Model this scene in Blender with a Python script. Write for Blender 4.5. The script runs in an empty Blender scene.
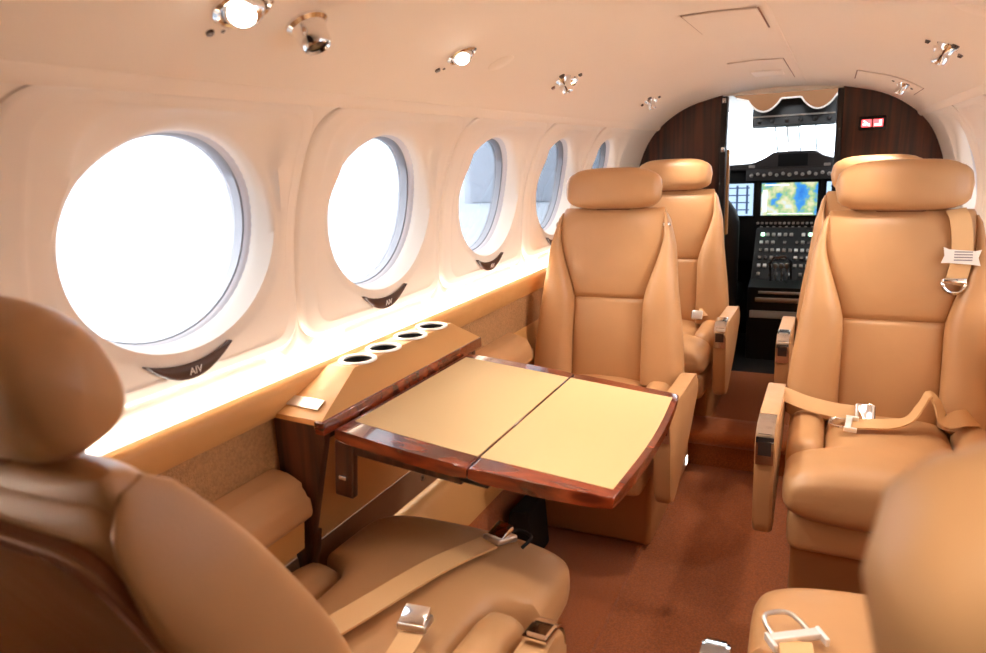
import bpy, bmesh, math, random
from math import sin, cos, pi, radians, atan2, exp
from mathutils import Vector, Matrix, Euler

random.seed(7)
SC = bpy.context.scene
COL = SC.collection

# ------------------------------------------------------------------ camera
def make_camera():
    f, psi, th, roll = 700.0, radians(26.03), radians(13.34), radians(2.634)
    fw = Vector((-sin(psi)*cos(th), cos(psi)*cos(th), -sin(th)))
    rt = Vector((cos(psi), sin(psi), 0)); up = rt.cross(fw)
    rt2 = rt*cos(roll) - up*sin(roll); up2 = up*cos(roll) + rt*sin(roll)
    cam = bpy.data.cameras.new('camera')
    cam.sensor_width = 36.0; cam.sensor_fit = 'HORIZONTAL'; cam.lens = f*36.0/986.0
    cam.clip_start = 0.02
    cam.dof.use_dof = True; cam.dof.focus_distance = 2.1; cam.dof.aperture_fstop = 5.0
    o = bpy.data.objects.new('camera', cam); COL.objects.link(o)
    m = Matrix((rt2, up2, -fw)).transposed().to_4x4()
    m.translation = Vector((0.248, 0.0, 1.2))
    o.matrix_world = m
    SC.camera = o
make_camera()

# ------------------------------------------------------------------ view, world, lights
SC.view_settings.view_transform = 'Standard'
SC.view_settings.look = 'None'
SC.view_settings.gamma = 1.0
SC.view_settings.use_curve_mapping = False
SC.view_settings.exposure = 1.47

SKY_STRENGTH = 3.8
SPOT_POWER = 8.0
FILL_POWER = 2.7
LAMP_TILT = radians(14)
WARM = (1.0, 0.91, 0.79)

W = bpy.data.worlds.new('world'); SC.world = W; W.use_nodes = True
wn = W.node_tree; wn.nodes.clear()
_o = wn.nodes.new('ShaderNodeOutputWorld'); _b = wn.nodes.new('ShaderNodeBackground')
_g = wn.nodes.new('ShaderNodeTexCoord'); _s = wn.nodes.new('ShaderNodeSeparateXYZ'); _r = wn.nodes.new('ShaderNodeValToRGB')
_r.color_ramp.elements[0].position = 0.42; _r.color_ramp.elements[0].color = (0.62, 0.70, 0.80, 1)
_r.color_ramp.elements[1].position = 0.75; _r.color_ramp.elements[1].color = (0.90, 0.95, 1.0, 1)
_m = wn.nodes.new('ShaderNodeMapRange'); _m.inputs[1].default_value = -1; _m.inputs[2].default_value = 1
wn.links.new(_g.outputs['Generated'], _s.inputs[0]); wn.links.new(_s.outputs[2], _m.inputs[0])
wn.links.new(_m.outputs[0], _r.inputs[0]); wn.links.new(_r.outputs[0], _b.inputs[0])
_b.inputs[1].default_value = SKY_STRENGTH; wn.links.new(_b.outputs[0], _o.inputs[0])


# added fill: an unseen strip along each window ledge brightens the headliner
for s in (-1, 1):
    l = bpy.data.lights.new('ledge_fill_light', 'AREA'); l.shape = 'RECTANGLE'; l.size = 0.012; l.size_y = 4.3 if s < 0 else 2.4
    l.energy = FILL_POWER*l.size_y/4.3; l.color = (1.0, 0.94, 0.86); l.spread = radians(105)
    o = bpy.data.objects.new('ledge_fill_light', l); COL.objects.link(o)
    o.location = (s*0.682, 1.45 if s < 0 else 2.5, 0.806); o.rotation_euler = (0, radians(180+s*43), 0)

# ------------------------------------------------------------------ materials
def lin(c):
    c = c/255.0
    return c/12.92 if c <= 0.04045 else ((c+0.055)/1.055)**2.4
def rgb(r, g, b): return (lin(r), lin(g), lin(b), 1)

def mat(name, col, rough=0.5, metal=0.0, bump=None, var=0.0, varscale=3.0, coat=0.0, spec=0.5, sheen=0.0):
    m = bpy.data.materials.new(name); m.use_nodes = True
    nt = m.node_tree; p = nt.nodes['Principled BSDF']
    p.inputs['Base Color'].default_value = col; p.inputs['Roughness'].default_value = rough
    p.inputs['Metallic'].default_value = metal; p.inputs['Coat Weight'].default_value = coat
    p.inputs['Coat Roughness'].default_value = 0.08
    p.inputs['Specular IOR Level'].default_value = spec; p.inputs['Sheen Weight'].default_value = sheen
    tc = nt.nodes.new('ShaderNodeTexCoord')
    if bump:
        n = nt.nodes.new('ShaderNodeTexNoise'); n.inputs['Scale'].default_value = bump[0]; n.inputs['Detail'].default_value = 4
        b = nt.nodes.new('ShaderNodeBump'); b.inputs['Strength'].default_value = bump[1]; b.inputs['Distance'].default_value = bump[2]
        nt.links.new(tc.outputs['Object'], n.inputs['Vector']); nt.links.new(n.outputs['Fac'], b.inputs['Height'])
        nt.links.new(b.outputs['Normal'], p.inputs['Normal'])
        if 'leather' in name and 'inlay' not in name:
            n3 = nt.nodes.new('ShaderNodeTexNoise'); n3.inputs['Scale'].default_value = 7; n3.inputs['Detail'].default_value = 2; n3.inputs['Distortion'].default_value = 0.8
            b3 = nt.nodes.new('ShaderNodeBump'); b3.inputs['Strength'].default_value = 0.25; b3.inputs['Distance'].default_value = 0.012
            nt.links.new(tc.outputs['Object'], n3.inputs['Vector']); nt.links.new(n3.outputs['Fac'], b3.inputs['Height']); nt.links.new(b3.outputs['Normal'], b.inputs['Normal'])
    if var:
        n2 = nt.nodes.new('ShaderNodeTexNoise'); n2.inputs['Scale'].default_value = varscale; n2.inputs['Detail'].default_value = 3
        r = nt.nodes.new('ShaderNodeValToRGB')
        r.color_ramp.elements[0].position = 0.3; r.color_ramp.elements[1].position = 0.7
        r.color_ramp.elements[0].color = (col[0]*(1-var), col[1]*(1-var), col[2]*(1-var), 1)
        r.color_ramp.elements[1].color = (min(1, col[0]*(1+var)), min(1, col[1]*(1+var)), min(1, col[2]*(1+var)), 1)
        nt.links.new(tc.outputs['Object'], n2.inputs['Vector']); nt.links.new(n2.outputs['Fac'], r.inputs[0])
        nt.links.new(r.outputs[0], p.inputs['Base Color'])
    return m

def wood(name, dark, light, rough, scale, stretch, coat=0.6, dist=6.0):
    m = bpy.data.materials.new(name); m.use_nodes = True
    nt = m.node_tree; p = nt.nodes['Principled BSDF']
    tc = nt.nodes.new('ShaderNodeTexCoord'); mp = nt.nodes.new('ShaderNodeMapping'); mp.inputs['Scale'].default_value = stretch
    n = nt.nodes.new('ShaderNodeTexNoise'); n.inputs['Scale'].default_value = scale; n.inputs['Detail'].default_value = 6
    n.inputs['Distortion'].default_value = dist*0.1
    r = nt.nodes.new('ShaderNodeValToRGB'); r.color_ramp.elements[0].position = 0.35; r.color_ramp.elements[1].position = 0.68
    r.color_ramp.elements[0].color = dark; r.color_ramp.elements[1].color = light
    nt.links.new(tc.outputs['Object'], mp.inputs[0]); nt.links.new(mp.outputs[0], n.inputs['Vector'])
    nt.links.new(n.outputs['Fac'], r.inputs[0]); nt.links.new(r.outputs[0], p.inputs['Base Color'])
    p.inputs['Roughness'].default_value = rough; p.inputs['Coat Weight'].default_value = coat; p.inputs['Coat Roughness'].default_value = 0.06
    return m

def emit(name, col, strength):
    m = bpy.data.materials.new(name); m.use_nodes = True
    nt = m.node_tree; p = nt.nodes['Principled BSDF']
    p.inputs['Base Color'].default_value = (0.02, 0.02, 0.02, 1)
    p.inputs['Emission Color'].default_value = col; p.inputs['Emission Strength'].default_value = strength
    return m

M = {}
M['leather'] = mat('tan_leather', rgb(192, 144, 98), 0.42, bump=(420, 0.12, 0.002), var=0.05, varscale=5)
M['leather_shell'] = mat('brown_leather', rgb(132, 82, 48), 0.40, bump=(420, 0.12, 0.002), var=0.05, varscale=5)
M['piping'] = mat('seam_piping', rgb(150, 98, 58), 0.5)
M['plinth'] = mat('seat_base_vinyl', rgb(176, 124, 76), 0.5, bump=(500, 0.1, 0.002))
M['webbing'] = mat('belt_webbing', rgb(218, 172, 120), 0.6, bump=(900, 0.3, 0.001))
M['chrome'] = mat('chrome', (0.86, 0.84, 0.82, 1), 0.08, 1.0)
M['satin'] = mat('satin_metal', (0.72, 0.69, 0.66, 1), 0.28, 1.0)
M['rim'] = mat('bright_rim', (0.92, 0.90, 0.88, 1), 0.4, 0.6)
M['darkmetal'] = mat('smoked_metal', (0.16, 0.13, 0.12, 1), 0.2, 0.8)
M['cream'] = mat('cream_wall_panel', rgb(250, 237, 222), 0.45, bump=(700, 0.05, 0.001))
M['headliner'] = mat('headliner_suede', rgb(253, 238, 220), 0.75, bump=(900, 0.1, 0.001))
M['ring'] = mat('window_ring_plastic', rgb(226, 220, 222), 0.35)
M['white'] = mat('white_plastic', rgb(245, 240, 232), 0.35)
M['handle'] = mat('brown_shade_handle', rgb(74, 46, 34), 0.35)
M['sidestrip'] = mat('sidewall_leather', rgb(202, 148, 88), 0.45, bump=(420, 0.1, 0.002), var=0.04)
M['fabric'] = mat('woven_fabric', rgb(172, 128, 84), 0.9, bump=(260, 0.7, 0.004), var=0.16, varscale=160)
M['kick'] = mat('brown_kick_panel', rgb(132, 92, 60), 0.6, bump=(500, 0.2, 0.002))
M['carpet'] = mat('brown_carpet', rgb(170, 92, 42), 0.95, bump=(420, 0.9, 0.006), var=0.3, varscale=220, spec=0.1, sheen=0.2)
M['zebra'] = wood('striped_walnut', rgb(30, 14, 9), rgb(92, 48, 28), 0.3, 3.0, (14, 14, 0.7))
M['bulkwood'] = wood('dark_walnut', rgb(28, 13, 9), rgb(92, 44, 27), 0.32, 3.0, (11, 11, 0.5), coat=0.3)
M['burl'] = wood('red_burl', rgb(74, 22, 10), rgb(150, 62, 28), 0.22, 5.0, (1.2, 5, 5), coat=1.0, dist=14)
M['inlay'] = mat('table_leather_inlay', rgb(212, 178, 124), 0.55, bump=(520, 0.1, 0.001), var=0.02)
M['black'] = mat('black_plastic', rgb(16, 14, 14), 0.4)
M['blackmatte'] = mat('black_matte', rgb(9, 8, 8), 0.8)
M['grey'] = mat('grey_panel', rgb(58, 54, 54), 0.5)
M['midgrey'] = mat('light_grey_knob', rgb(176, 168, 160), 0.4)
M['cockliner'] = mat('cockpit_liner', rgb(218, 214, 204), 0.6)
M['visor'] = mat('brown_visor_suede', rgb(152, 104, 66), 0.8, bump=(500, 0.2, 0.002))
M['label'] = mat('white_label', rgb(244, 236, 228), 0.5)
M['print'] = mat('grey_print', rgb(150, 138, 140), 0.6)
M['lens'] = emit('lamp_lens', (1.0, 0.93, 0.82, 1), 9.0)
M['lensdim'] = emit('small_lamp_lens', (1.0, 0.9, 0.78, 1), 3.0)
M['red'] = emit('red_sign', (1.0, 0.07, 0.08, 1), 1.6)
M['signwhite'] = emit('sign_glyph', (1.0, 0.62, 0.55, 1), 2.2)
M['green'] = emit('green_lamp', (0.45, 1.0, 0.6, 1), 2.2)
M['apron'] = mat('apron_concrete', rgb(218, 222, 228), 0.9, var=0.08, varscale=0.2)
M['hangar'] = mat('hangar_metal', rgb(214, 216, 220), 0.6, var=0.06, varscale=0.3)
M['hangar2'] = mat('hangar_door', rgb(184, 188, 196), 0.6)

def glass_mat():
    """tinted acrylic: the longer the path through the pane, the darker it looks"""
    m = bpy.data.materials.new('window_glass'); m.use_nodes = True; nt = m.node_tree; nt.nodes.clear()
    o = nt.nodes.new('ShaderNodeOutputMaterial'); t = nt.nodes.new('ShaderNodeBsdfTransparent'); g = nt.nodes.new('ShaderNodeBsdfGlossy')
    mx = nt.nodes.new('ShaderNodeMixShader'); g.inputs['Roughness'].default_value = 0.02
    lw = nt.nodes.new('ShaderNodeLayerWeight'); lw.inputs[0].default_value = 0.5
    r = nt.nodes.new('ShaderNodeValToRGB'); e = r.color_ramp.elements
    e[0].position = 0.0; e[0].color = (0.88, 0.89, 0.90, 1); e[1].position = 1.0; e[1].color = (0.10, 0.12, 0.15, 1)
    for f in (0.23, 0.43, 0.56, 0.65, 0.8):
        v = 0.77*(1-f)**0.74; k = e.new(f); k.color = (v*(1-0.05*f), v, v*(1+0.06*f), 1)
    nt.links.new(lw.outputs['Facing'], r.inputs[0]); nt.links.new(r.outputs[0], t.inputs[0])
    mx.inputs[0].default_value = 0.05
    nt.links.new(t.outputs[0], mx.inputs[1]); nt.links.new(g.outputs[0], mx.inputs[2]); nt.links.new(mx.outputs[0], o.inputs[0])
    return m
M['glass'] = glass_mat()
def clear_glass():
    m = bpy.data.materials.new('clear_glass'); m.use_nodes = True; nt = m.node_tree; nt.nodes.clear()
    o = nt.nodes.new('ShaderNodeOutputMaterial'); t = nt.nodes.new('ShaderNodeBsdfTransparent'); g = nt.nodes.new('ShaderNodeBsdfGlossy')
    mx = nt.nodes.new('ShaderNodeMixShader'); mx.inputs[0].default_value = 0.04; g.inputs['Roughness'].default_value = 0.02; t.inputs[0].default_value = (0.9, 0.94, 0.95, 1)
    nt.links.new(t.outputs[0], mx.inputs[1]); nt.links.new(g.outputs[0], mx.inputs[2]); nt.links.new(mx.outputs[0], o.inputs[0])
    return m
M['clear'] = clear_glass()

def map_mat(name):
    """moving-map display: sea, land and cloud bands"""
    m = bpy.data.materials.new(name); m.use_nodes = True; nt = m.node_tree; p = nt.nodes['Principled BSDF']
    tc = nt.nodes.new('ShaderNodeTexCoord'); n = nt.nodes.new('ShaderNodeTexNoise'); n.inputs['Scale'].default_value = 11; n.inputs['Detail'].default_value = 5
    r = nt.nodes.new('ShaderNodeValToRGB'); e = r.color_ramp.elements
    e[0].position = 0.30; e[0].color = (0.03, 0.20, 0.75, 1); e[1].position = 0.74; e[1].color = (0.95, 0.98, 1, 1)
    for pos, c in ((0.45, (0.06, 0.36, 0.88, 1)), (0.50, (0.35, 0.62, 0.30, 1)), (0.57, (0.85, 0.82, 0.50, 1)), (0.64, (0.75, 0.9, 0.98, 1))):
        k = e.new(pos); k.color = c
    nt.links.new(tc.outputs['Object'], n.inputs['Vector']); nt.links.new(n.outputs['Fac'], r.inputs[0])
    nt.links.new(r.outputs[0], p.inputs['Emission Color']); p.inputs['Emission Strength'].default_value = 0.38
    p.inputs['Base Color'].default_value = (0.02, 0.02, 0.02, 1); p.inputs['Roughness'].default_value = 0.2
    return m
M['map'] = map_mat('moving_map_display')
M['pfd'] = emit('flight_display', (0.5, 0.70, 0.95, 1), 0.5)
M['pfdink'] = emit('flight_display_marks', (0.06, 0.10, 0.22, 1), 0.4)

# ------------------------------------------------------------------ mesh helpers
def obj(name, bm, m, parent=None, smooth=True, angle=42):
    bmesh.ops.recalc_face_normals(bm, faces=bm.faces[:])
    me = bpy.data.meshes.new(name); bm.to_mesh(me); bm.free()
    me.materials.append(m)
    if smooth:
        for p in me.polygons: p.use_smooth = True
        me.set_sharp_from_angle(angle=radians(angle))
    o = bpy.data.objects.new(name, me); COL.objects.link(o)
    if parent: o.parent = parent
    return o
def thing(name, label, cat, loc=(0, 0, 0), rot=(0, 0, 0), group=None):
    o = bpy.data.objects.new(name, None); COL.objects.link(o)
    o.empty_display_size = 0.05
    o.location = loc; o.rotation_euler = rot; o['label'] = label; o['category'] = cat
    if group: o['group'] = group
    return o
def tag(o, label, cat, group=None):
    o['label'] = label; o['category'] = cat
    if group: o['group'] = group
    return o
def struct(name, bm, m, parent=None, **k):
    o = obj(name, bm, m, parent, **k)
    if not parent: o['kind'] = 'structure'
    return o
def NB(): return bmesh.new()

def box(bm, x0, x1, y0, y1, z0, z1, r=0.0, seg=3):
    v = [bm.verts.new(p) for p in ((x0,y0,z0),(x1,y0,z0),(x1,y1,z0),(x0,y1,z0),(x0,y0,z1),(x1,y0,z1),(x1,y1,z1),(x0,y1,z1))]
    fs = [bm.faces.new([v[i] for i in f]) for f in ((3,2,1,0),(4,5,6,7),(0,1,5,4),(1,2,6,5),(2,3,7,6),(3,0,4,7))]
    if r > 0:
        es = {e for f in fs for e in f.edges}
        bmesh.ops.bevel(bm, geom=list(es), offset=r, segments=seg, profile=0.5, affect='EDGES')
    return bm
def prism(bm, pts, a0, a1, axis='x', r=0.0, seg=3):
    """extrude a 2-D outline along axis; pts are (y,z) for x, (x,z) for y, (x,y) for z"""
    def P(p, a):
        return {'x': (a, p[0], p[1]), 'y': (p[0], a, p[1]), 'z': (p[0], p[1], a)}[axis]
    A = [bm.verts.new(P(p, a0)) for p in pts]; B = [bm.verts.new(P(p, a1)) for p in pts]
    n = len(pts); fa = bm.faces.new(A); fb = bm.faces.new(B[::-1])
    for i in range(n): bm.faces.new((A[i], B[i], B[(i+1) % n], A[(i+1) % n]))
    if r > 0:
        es = set(fa.edges) | set(fb.edges)
        bmesh.ops.bevel(bm, geom=list(es), offset=r, segments=seg, profile=0.5, affect='EDGES')
    return bm
def round_poly(pts, r, n=6):
    """round the corners of a 2-D polygon; r may be a list"""
    out = []; N = len(pts)
    for i in range(N):
        p = Vector(pts[i]); a = Vector(pts[i-1]); b = Vector(pts[(i+1) % N])
        rr = r[i] if isinstance(r, (list, tuple)) else r
        if rr <= 0: out.append(tuple(p)); continue
        da = (a-p); db = (b-p); d = min(rr, da.length*0.48, db.length*0.48)
        p0 = p+da.normalized()*d; p1 = p+db.normalized()*d
        for k in range(n+1):
            t = k/n; q = p0*(1-t)**2 + p*2*t*(1-t) + p1*t*t
            out.append((q.x, q.y))
    return out
def loft(bm, rings, cap=True, closed=True):
    V = [[bm.verts.new(p) for p in r] for r in rings]; n = len(V[0])
    for a, b in zip(V[:-1], V[1:]):
        for i in range(n if closed else n-1):
            bm.faces.new((a[i], a[(i+1) % n], b[(i+1) % n], b[i]))
    if cap:
        for r in (V[0], V[-1]):
            c = Vector((0, 0, 0))
            for v in r: c += v.co
            cv = bm.verts.new(c/n)
            for i in range(n): bm.faces.new((r[i], r[(i+1) % n], cv))
    return bm
def sring(n, w, h, ex):
    """superellipse ring, half sizes w,h"""
    out = []
    for i in range(n):
        t = 2*pi*i/n; c, s = cos(t), sin(t)
        out.append((w*math.copysign(abs(c)**(2/ex), c), h*math.copysign(abs(s)**(2/ex), s)))
    return out
def lathe(bm, prof, n=32, m=None):
    rings = [[(r*cos(2*pi*i/n), r*sin(2*pi*i/n), z) for i in range(n)] for r, z in prof]
    s = len(bm.verts)
    loft(bm, rings, cap=False)
    if m is not None:
        bm.verts.ensure_lookup_table()
        bmesh.ops.transform(bm, matrix=m, verts=bm.verts[s:])
    return bm
def tube(bm, pts, r, n=10):
    pts = [Vector(p) for p in pts]; rings = []
    up = Vector((0, 0, 1))
    for i, p in enumerate(pts):
        d = (pts[min(i+1, len(pts)-1)]-pts[max(i-1, 0)]).normalized()
        a = d.cross(up)
        if a.length < 1e-3: a = d.cross(Vector((1, 0, 0)))
        a.normalize(); b = a.cross(d)
        rr = r[i] if isinstance(r, (list, tuple)) else r
        rings.append([p+a*rr*cos(2*pi*k/n)+b*rr*sin(2*pi*k/n) for k in range(n)])
    return loft(bm, rings)
def catmull(pts, per=6):
    P = [Vector(p) for p in pts]; P = [P[0]*2-P[1]]+P+[P[-1]*2-P[-2]]; out = []
    for i in range(1, len(P)-2):
        for k in range(per):
            t = k/per; a, b, c, d = P[i-1], P[i], P[i+1], P[i+2]
            out.append(0.5*((2*b)+(c-a)*t+(2*a-5*b+4*c-d)*t*t+(3*b-a-3*c+d)*t**3))
    out.append(P[-2]); return out
def ribbon(bm, pts, width, wdirs, th=0.0022, per=7):
    """flat webbing along pts; wdirs are the width directions (one, or one for each point)"""
    C = catmull(pts, per)
    if not isinstance(wdirs, list): wdirs = [wdirs]*len(pts)
    D = [v.normalized() for v in catmull([Vector(w) for w in wdirs], per)]
    rings = []
    for i, p in enumerate(C):
        t = (C[min(i+1, len(C)-1)]-C[max(i-1, 0)]).normalized()
        w = (D[i]-t*D[i].dot(t)).normalized(); n = t.cross(w).normalized()
        rings.append([p+w*width/2+n*th, p-w*width/2+n*th, p-w*width/2-n*th, p+w*width/2-n*th])
    return loft(bm, rings)
def arcband(bm, path, x0, x1, th):
    """plate that follows a (y,z) path, thickness th outwards (to the left of travel)"""
    n = len(path); out = []
    for i, p in enumerate(path):
        a = Vector(path[max(i-1, 0)]); b = Vector(path[min(i+1, n-1)]); d = (b-a).normalized(); out.append((p[0]-d.y*th, p[1]+d.x*th))
    for i in range(n-1):
        q = [(x0, *path[i]), (x1, *path[i]), (x1, *path[i+1]), (x0, *path[i+1]), (x0, *out[i]), (x1, *out[i]), (x1, *out[i+1]), (x0, *out[i+1])]
        v = [bm.verts.new(p) for p in q]
        fs = [(4, 5, 6, 7), (0, 3, 2, 1), (0, 4, 7, 3), (1, 2, 6, 5)]
        if i == 0: fs.append((0, 1, 5, 4))
        if i == n-2: fs.append((3, 7, 6, 2))
        for f in fs: bm.faces.new([v[k] for k in f])
    bmesh.ops.remove_doubles(bm, verts=bm.verts[:], dist=1e-5)
    return bm
def sstep(a, b, x):
    t = max(0.0, min(1.0, (x-a)/(b-a))); return t*t*(3-2*t)
def interp(x, X, Y):
    if x <= X[0]: return Y[0]
    for i in range(len(X)-1):
        if x <= X[i+1]:
            t = (x-X[i])/(X[i+1]-X[i]); return Y[i]*(1-t)+Y[i+1]*t
    return Y[-1]

# ------------------------------------------------------------------ cabin shell
WZ = [0.80, 0.90, 1.00, 1.08, 1.14, 1.22, 1.27, 1.318]
WX = [0.70, 0.70, 0.694, 0.684, 0.670, 0.640, 0.612, 0.572]
def wallx(z):
    """smooth inboard position of the side wall at height z"""
    return (interp(z-0.02, WZ, WX)+2*interp(z, WZ, WX)+interp(z+0.02, WZ, WX))/4 if 0.83 < z < 1.29 else interp(z, WZ, WX)
CX = [0.0, 0.13, 0.267, 0.413, 0.50, 0.572]; CZ = [1.475, 1.470, 1.457, 1.421, 1.377, 1.318]
def ceilz(x):
    x = abs(x)
    return (interp(max(0, x-0.03), CX, CZ)+interp(x, CX, CZ)+interp(min(0.572, x+0.03), CX, CZ))/3 if x < 0.54 else interp(x, CX, CZ)
Y_AFT, Y_BULK = -0.95, 3.70
WIN = [0.79+0.567*k for k in range(0, 5)]
ZC = 1.096; RY, RZ = 0.205, 0.178
B0, B1 = -0.305, 0.262

def roundrect_r(dx, dz, x0, x1, z0, z1, r):
    """distance from origin to a rounded rectangle along direction (dx,dz)"""
    lo, hi = 0.0, 2.0
    cx, cz, hx, hz = (x0+x1)/2, (z0+z1)/2, (x1-x0)/2-r, (z1-z0)/2-r
    for _ in range(34):
        t = (lo+hi)/2; px, pz = abs(dx*t-cx)-hx, abs(dz*t-cz)-hz
        d = math.hypot(max(px, 0), max(pz, 0))+min(max(px, pz), 0)-r
        if d < 0: lo = t
        else: hi = t
    return lo

def build_wall(side):
    bm = NB()
    z0, z1 = 0.80, 1.318
    NZ, NY = 22, 22
    per = []
    for k in range(NZ): per.append((B1, z0-ZC+(z1-z0)*k/NZ))
    for k in range(NY): per.append((B1+(B0-B1)*k/NY, z1-ZC))
    for k in range(NZ): per.append((B0, z1-ZC+(z0-z1)*k/NZ))
    for k in range(NY): per.append((B0+(B1-B0)*k/NY, z0-ZC))
    def sub(per):      # more angular resolution, corners kept
        out = []
        for i, p in enumerate(per):
            q = per[(i+1) % len(per)]
            out += [p, ((p[0]+q[0])/2, (p[1]+q[1])/2)]
        return out
    per = sub(per)
    for yc in WIN:
        rings = []
        ang = [math.hypot(*p) for p in per]; dirs = [(p[0]/a, p[1]/a) for p, a in zip(per, ang)]
        hole = [1/math.sqrt((d[0]/RY)**2+(d[1]/RZ)**2) for d in dirs]
        pocket = []
        for h, d in zip(hole, dirs):      # circle below, flat-topped shade pocket above
            p = roundrect_r(d[0], d[1], -0.185, 0.185, -0.13, 0.186, 0.06); h2 = h+0.012
            pocket.append(h2+0.012*math.log(1+math.exp((p-h2)/0.012)))
        inner = [roundrect_r(d[0], d[1], B0+0.055, B1-0.03, -0.212, 0.197, 0.045) for d in dirs]
        pan1 = [roundrect_r(d[0], d[1], B0+0.022, B1-0.012, -0.226, 0.208, 0.05) for d in dirs]
        pan0 = [roundrect_r(d[0], d[1], B0+0.006, B1-0.004, -0.236, 0.214, 0.056) for d in dirs]
        def pd(d): return 0.020*sstep(-0.15, 0.75, d[1])
        # (radius function, inset outwards [+] / raised inboard [-])
        L = []
        n = len(dirs)
        L.append([(hole[i]*0.950, 0.046) for i in range(n)])
        L.append([(hole[i]*0.955, 0.034) for i in range(n)])
        L.append([(hole[i]*0.962, 0.026) for i in range(n)])
        L.append([(hole[i]*0.985, 0.008+pd(dirs[i])*0.6) for i in range(n)])
        L.append([(hole[i]*1.0, pd(dirs[i])-0.004) for i in range(n)])
        for t in (0.35, 0.7):
            L.append([(hole[i]+(pocket[i]-hole[i])*t, pd(dirs[i])*(1-0.35*t)-0.006) for i in range(n)])
        L.append([(pocket[i], -0.008+pd(dirs[i])*0.35*sstep(0.015, 0.04, pocket[i]-hole[i])) for i in range(n)])
        L.append([(min(pocket[i]+0.012, inner[i]-0.003), -0.0085) for i in range(n)])
        for t in (0.35, 0.7, 0.97):
            L.append([(pocket[i]+0.012+(inner[i]-pocket[i]-0.012)*t if inner[i] > pocket[i]+0.013 else inner[i]-0.002*(1-t), -0.0085) for i in range(n)])
        L.append([(inner[i], -0.0088) for i in range(n)])
        L.append([(inner[i]+0.006, -0.0070) for i in range(n)])
        L.append([(pan1[i], -0.0078) for i in range(n)])
        L.append([(pan1[i]+(pan0[i]-pan1[i])*0.4, -0.0066) for i in range(n)])
        L.append([(pan1[i]+(pan0[i]-pan1[i])*0.8, -0.0032) for i in range(n)])
        L.append([(pan0[i], 0.0040) for i in range(n)])
        L.append([(min(pan0[i]+0.004, ang[i]), 0.0) for i in range(n)])
        L.append([(ang[i], 0.0) for i in range(n)])
        for lay in L:
            ring = []
            for i, (r, ins) in enumerate(lay):
                y = yc+dirs[i][0]*r; z = ZC+dirs[i][1]*r
                ring.append((side*(wallx(z)+ins), y, z))
            rings.append(ring)
        loft(bm, rings, cap=False)
    zs = [z0+(z1-z0)*k/NZ for k in range(NZ+1)]
    for ya, yb in ((Y_AFT, WIN[0]+B0), (WIN[-1]+B1, Y_BULK)):
        loft(bm, [[(side*wallx(z), y, z) for z in zs] for y in (ya, yb)], cap=False, closed=False)
    bmesh.ops.remove_doubles(bm, verts=bm.verts[:], dist=2e-4)
    return struct('wall_left' if side < 0 else 'wall_right', bm, M['cream'], angle=50)

wi = 1
for side in (-1, 1):
    build_wall(side)
    for yc in WIN:
        # the reveal behind the opening, the grey inner ring, the panes and the shade handle
        bm = NB(); rings = []
        prof = [(0.955, 0.040), (0.948, 0.046), (0.940, 0.048), (0.938, 0.058), (0.925, 0.060), (0.922, 0.085), (1.10, 0.085), (1.10, 0.046)]
        for k in range(64):
            a = 2*pi*k/64
            ring = []
            for f, ins in prof:
                y = RY*f*cos(a); z = RZ*f*sin(a); ring.append((side*(wallx(ZC+z)+ins), yc+y, ZC+z))
            rings.append(ring)
        rings.append(rings[0])
        loft(bm, rings, cap=False)
        bmesh.ops.remove_doubles(bm, verts=bm.verts[:], dist=1e-5)
        w = struct('window_%d' % wi, bm, M['ring']); wi += 1
        bm = NB()
        for ins, f in ((0.058, 0.94), (0.078, 0.925)):
            vs = [bm.verts.new((side*(wallx(ZC+RZ*f*sin(2*pi*k/64))+ins), yc+RY*f*cos(2*pi*k/64), ZC+RZ*f*sin(2*pi*k/64))) for k in range(64)]
            bm.faces.new(vs)
        obj('window_pane', bm, M['glass'], w)
        # crescent handle under the window
        bm = NB(); rings = []
        for k in range(25):
            t = -1+2*k/24; y = 0.086*t
            top = ZC-RZ*1.0-0.018+0.017*t*t; hgt = 0.024*(1-abs(t)**2.2)+0.003
            low = top-hgt
            pts = []
            for j in range(10):
                a = 2*pi*j/10; zz = (top+low)/2+hgt/2*sin(a); pts.append((side*(wallx(zz)-0.0145-0.006*cos(a)), yc-0.012+y, zz))
            rings.append(pts)
        loft(bm, rings)
        h = obj('shade_handle', bm, M['handle'], w)
        cu = bpy.data.curves.new('handle_lettering', 'FONT'); cu.body = 'AIV'; cu.size = 0.017; cu.align_x = 'CENTER'; cu.align_y = 'CENTER'; cu.extrude = 0.0004
        cu.materials.append(M['label'])
        to = bpy.data.objects.new('handle_lettering', cu); COL.objects.link(to); to.parent = h
        zt = ZC-RZ-0.031
        to.location = (side*(wallx(zt)-0.0215), yc-0.010, zt)
        to.rotation_euler = (pi/2, 0, pi/2) if side < 0 else (pi/2, 0, -pi/2)

# small screws that hold the window panels are part of the wall panel finish
# ceiling
bm = NB()
xs = [-0.572+1.144*k/60 for k in range(61)]
ys = [Y_AFT+(Y_BULK-Y_AFT)*k/30 for k in range(31)]
loft(bm, [[(x, y, ceilz(x)) for x in xs] for y in ys], cap=False, closed=False)
struct('ceiling', bm, M['headliner'])
# valance trim along the crease
for i, s in enumerate((-1, 1)):
    bm = NB()
    pr = [(0.576, 1.306), (0.570, 1.310), (0.563, 1.318), (0.560, 1.326), (0.562, 1.331), (0.566, 1.326), (0.57, 1.322)]
    loft(bm, [[(s*x, y, z) for x, z in pr] for y in (Y_AFT, Y_BULK)], cap=False)
    struct('trim_%d' % (i+1), bm, M['headliner'])
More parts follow.
